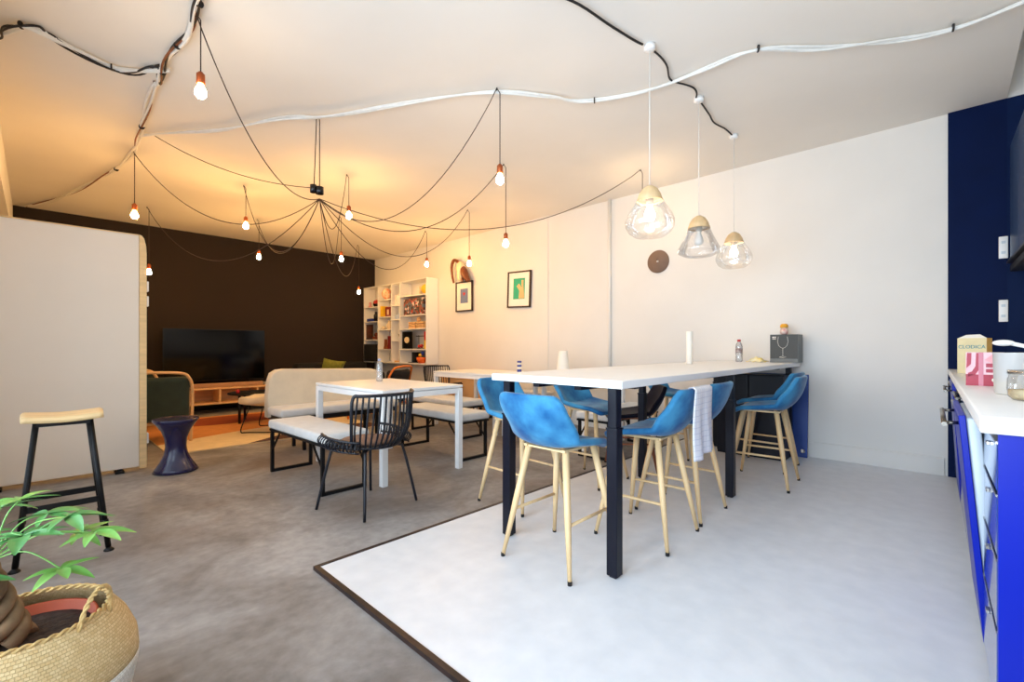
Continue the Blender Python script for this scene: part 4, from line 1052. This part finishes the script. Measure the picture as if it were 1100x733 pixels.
MB().lathe([(.10, 0), (.105, .01), (.11, .12), (.11, .26), (.09, .30), (.0001, .305)], 28).build('body', pm('brown_black_gloss', (34, 20, 18), .15, var=.1), t)
MB().box(-.06, .04, .0, .06, .15, .02, bev=.004).build('drip_tray', M['black_plastic'], t)

# ------------------------------------------------------------------ coat stand peg at the window side
t = thing('coat_stand', 'white coat stand beside the window with one peg pointing into the room', 'coat stand', (-.30, 3.6, 0))
MB().tube([(0, 0, .02), (0, 0, 1.75)], .018, 12).build('pole', M['white_metal'], t)
MB().lathe([(.14, 0), (.14, .015), (.03, .025), (.0001, .025)], 28).build('base', M['white_metal'], t)
MB().tube([(0, 0, .86), (.06, 0, .89), (.145, -.02, .935)], [.012, .012, .013], 10).ball((.15, -.021, .938), .016).build('peg', M['white_metal'], t)
for z in (1.6, 1.3): MB().tube([(0, 0, z), (.02, .1, z + .06)], .012, 10).build('peg', M['white_metal'], t)

# ------------------------------------------------------------------ glass pendants
def pendant(label, loc, drop, on, rs):
    t = thing('glass_pendant', label, 'pendant lamp', loc, 0, 'blown glass pendants in a row over the high table')
    MB().lathe([(.0001, 0), (.035, 0), (.035, -.03), (.02, -.035), (.0001, -.035)], 20).build('ceiling_rose', M['white_metal'], t)
    zt = -drop
    MB().tube([(0, 0, -.03), (0, 0, zt + .01)], .0028, 6).build('cord', M['cable_white'], t)
    MB().lathe([(.0001, zt + .012), (.02, zt + .008), (.048, zt - .012), (.068, zt - .045), (.082, zt - .088), (.078, zt - .09), (.06, zt - .05), (.0001, zt - .03)], 28).build('wooden_cap', M['beech'], t)
    gz = zt - .085
    pr = [(.080, gz), (.10, gz - .03), (.135, gz - .085), (.152, gz - .13), (.150, gz - .165), (.13, gz - .20), (.10, gz - .222), (.095, gz - .225)]
    if rs: pr = [(.078, gz), (.095, gz - .045), (.13, gz - .12), (.155, gz - .165), (.150, gz - .19), (.11, gz - .212), (.095, gz - .215)]
    sh = MB().lathe(pr, 36).build('glass_shade', M['ribbed'], t, fixn=True)
    MB().lathe([(.0001, gz + .03), (.02, gz + .03), (.022, gz), (.022, gz - .03), (.0001, gz - .03)], 16).build('lamp_holder', M['paper'], t)
    MB().lathe([(.014, gz - .03), (.016, gz - .045), (.03, gz - .075), (.034, gz - .10), (.028, gz - .122), (.0001, gz - .134)], 20).build('bulb', BULB_NEAR if on else pm('unlit_bulb', (232, 232, 228), .3), t)
    return t
pendant('lit blown glass pendant farthest from the wall, beside the last small bulb', (2.70, 1.37, CH), .905, True, False)
pendant('unlit cone-shaped glass pendant between the two lit ones', (3.53, 1.385, CH), .92, False, True)
pendant('lit blown glass pendant nearest the wall', (4.37, 1.40, CH), .89, True, False)

# ------------------------------------------------------------------ spider lamp
t = thing('spider_lamp', 'sprawling spider pendant of brown cords and bare glowing bulbs', 'pendant lamp', (1.66, 3.83, CH))
HC = Vector((1.66, 3.83, 2.33))
O = Vector((1.66, 3.83, CH))
def loc_(p): return Vector(p) - O
hub = MB(); hz = -(CH - 2.40)
hub.tube([(0, 0, hz - .03), (0, 0, hz + .03)], .032, 14).tube([(-.04, .03, hz - .02), (-.04, .03, hz + .045)], .026, 14)
hub.build('junction_hub', M['black_plastic'], t)
MB().tube([(0, 0, 0), (.0, .0, hz + .02)], .0042, 6).tube([(-.02, .015, 0), (-.035, .028, hz + .03)], .0042, 6).build('feed_cord', M['cord'], t)
fx, fy = .7230, .6909
def zat(X, Y, py): return CAMZ + (373 - py) / 490 * (X * fx + Y * fy)
# (hook x, hook y, bulb height, where the sag bottoms out along the cord, height there)
bulbs = [
    (0.64, 3.12, 2.566, .36, 2.28), (0.65, 5.72, 2.379, .45, 2.20), (1.06, 7.91, 2.123, .52, 2.05), (1.71, 6.03, 2.535, .42, 2.02),
    (2.30, 7.47, 2.445, .35, 2.12), (2.39, 4.82, 2.556, .5, 2.25), (3.08, 6.43, 2.387, .55, 2.08), (4.18, 8.00, 2.127, .35, 2.0),
    (4.45, 6.23, 2.462, .45, 2.02), (4.17, 4.84, 2.261, .40, 2.05), (2.36, 2.41, 2.339, .38, 2.10), (3.39, 3.36, 2.181, .35, 2.14), (4.52, 2.40, 2.668, .40, 2.18)]
for i, (hx, hy, bz, u0, zl) in enumerate(bulbs):
    H_ = Vector((hx, hy, CH - .012)); A_ = HC
    # parabola through hub, low point at u0, hook
    lin_z = A_.z + (H_.z - A_.z) * u0; s = (lin_z - zl) / (u0 * (1 - u0))
    pts = []
    for k in range(29):
        u = k / 28; p = A_.lerp(H_, u); p.z -= s * u * (1 - u)
        pts.append(p)
    top = Vector((hx, hy, CH - .004)); dn = Vector((hx + .02, hy - .012, CH - .04))
    bt = Vector((hx + .02, hy - .012, bz + .085))
    pts = pts[:-1] + [top, dn.lerp(top, .3), dn, dn.lerp(bt, .5), bt]
    c = MB().tube([loc_(p) for p in pts], .0036, 6).build('cord', M['cord'], t)
    b = loc_(bt)
    MB().lathe([(.0001, .012), (.012, .01), (.012, .0)], 12, c=b).lathe([(.021, 0), (.022, -.01), (.022, -.055), (.019, -.058), (.0001, -.058)], 18, c=b).build('socket', M['copper'], c)
    if i < 12 or True:
        MB().lathe([(.013, -.058), (.015, -.068), (.026, -.088), (.030, -.105), (.028, -.122), (.017, -.136), (.0001, -.140)], 20, c=b).build('bulb', BULB_SOFT if i in (0, 10, 11, 12) else BULB, c)
    MB().lathe([(.004, 0), (.004, .02), (.0001, .021)], 8, c=loc_((hx, hy, CH - .022))).build('ceiling_hook', M['black_metal'], c)

# ------------------------------------------------------------------ surface cables on the ceiling
def wob(pts, amp, seed, z0=-.024):
    rnd = random.Random(seed); out = []
    P = smooth_path([(x, y, CH + z0) for x, y in pts], 6)
    ph = [rnd.uniform(0, 6.3) for _ in range(4)]
    for i, p in enumerate(P):
        a = i * .42
        out.append(Vector((p.x + amp * math.sin(a + ph[0]), p.y + amp * math.sin(a * .8 + ph[1]), min(CH - .014, p.z + amp * .5 * math.sin(a * .7 + ph[2])))))
    return out
def bundle(name, label, pts, spec, ties):
    t = thing(name, label, 'cables', (0, 0, 0), 0, 'surface cables pinned to the ceiling')
    for k, (mat, r, amp) in enumerate(spec):
        MB().tube(wob(pts, amp, hash_(name + label) + k * 7), r, 6).build('cable', M[mat], t)
    P = smooth_path([(x, y, CH - .026) for x, y in pts], 6)
    for f in ties:
        i = min(len(P) - 2, int(f * (len(P) - 1))); d = (P[i + 1] - P[i]).normalized()
        MB().tube([P[i] - d * .004, P[i] + d * .004], .022, 12).build('cable_tie', M['cable_black'], t)
    return t
def hash_(s): return sum(ord(ch) * (i + 3) for i, ch in enumerate(s)) % 1000
bundle('cable_bundle', 'loose white and black cable bundle from the beam to the corner junction', [(-.22, 4.3), (-.15, 4.18), (-.08, 3.97), (-.0, 3.93), (.13, 4.01), (.36, 4.09), (.52, 3.98), (.62, 3.86)],
       [('cable_white', .011, .010), ('cable_white', .011, .014), ('cable_white', .009, .018), ('cable_black', .007, .028), ('cable_black', .006, .03)], (.35, .72))
bundle('cable_bundle', 'mixed cable bundle with dark strands running past the nearest hanging bulb', [(.60, 2.30), (.62, 2.8), (.63, 3.15), (.62, 3.5), (.61, 3.86), (.60, 4.1)],
       [('cable_white', .012, .016), ('cable_white', .010, .02), ('cable_black', .008, .024), ('cable_black', .007, .02), ('cable_brown', .007, .028)], (.3, .6, .85))
bundle('cable_bundle', 'painted-over cable bundle curving along the ceiling towards the dark wall', [(.60, 4.1), (.62, 4.7), (.65, 5.3), (.66, 5.75), (.60, 6.4), (.49, 7.0), (.30, 7.8), (.12, 8.5), (-.10, 9.05)],
       [('wall', .010, .012), ('wall', .010, .016), ('cable_brown', .006, .02)], (.2, .5))
bundle('cable_bundle', 'long white cable bundle crossing the whole ceiling to the kitchen', [(.66, 5.25), (.90, 4.86), (1.19, 4.48), (1.45, 3.95), (1.66, 3.66), (2.04, 2.98), (2.35, 2.45), (2.68, 2.18), (2.93, 2.02), (3.13, 1.57), (3.17, 1.19), (3.17, .87), (3.48, .55), (3.68, .24), (3.77, -.07), (3.76, -.31)],
       [('cable_white', .010, .010), ('cable_white', .010, .014), ('cable_white', .008, .018)], (.55, .74, .93))
pc = thing('pendant_feed_cable', 'single black cable linking the glass pendants along the ceiling', 'cable', (0, 0, 0))
MB().tube(wob([(1.70, 1.66), (2.05, 1.50), (2.37, 1.43), (2.64, 1.39)], .012, 3, -.014), .0075, 6).tube(wob([(2.76, 1.375), (2.95, 1.37), (3.14, 1.42), (3.35, 1.36), (3.47, 1.385)], .012, 5, -.014), .0065, 6).tube(wob([(3.59, 1.385), (3.8, 1.42), (3.94, 1.43), (4.15, 1.40), (4.32, 1.41)], .010, 9, -.014), .0065, 6).build('cable', M['cable_black'], pc)
tc_ = thing('thin_cable', 'thin brown cable drooping from the ceiling bundle to the spider lamp', 'cable', (0, 0, 0))
pts = [Vector((.72, 5.15, CH - .01)).lerp(Vector((1.62, 3.86, 2.42)), k / 20) for k in range(21)]
for k, p in enumerate(pts): p.z -= 1.15 * (k / 20) * (1 - k / 20) * .35
MB().tube(pts, .0032, 6).build('cable', M['cord'], tc_)
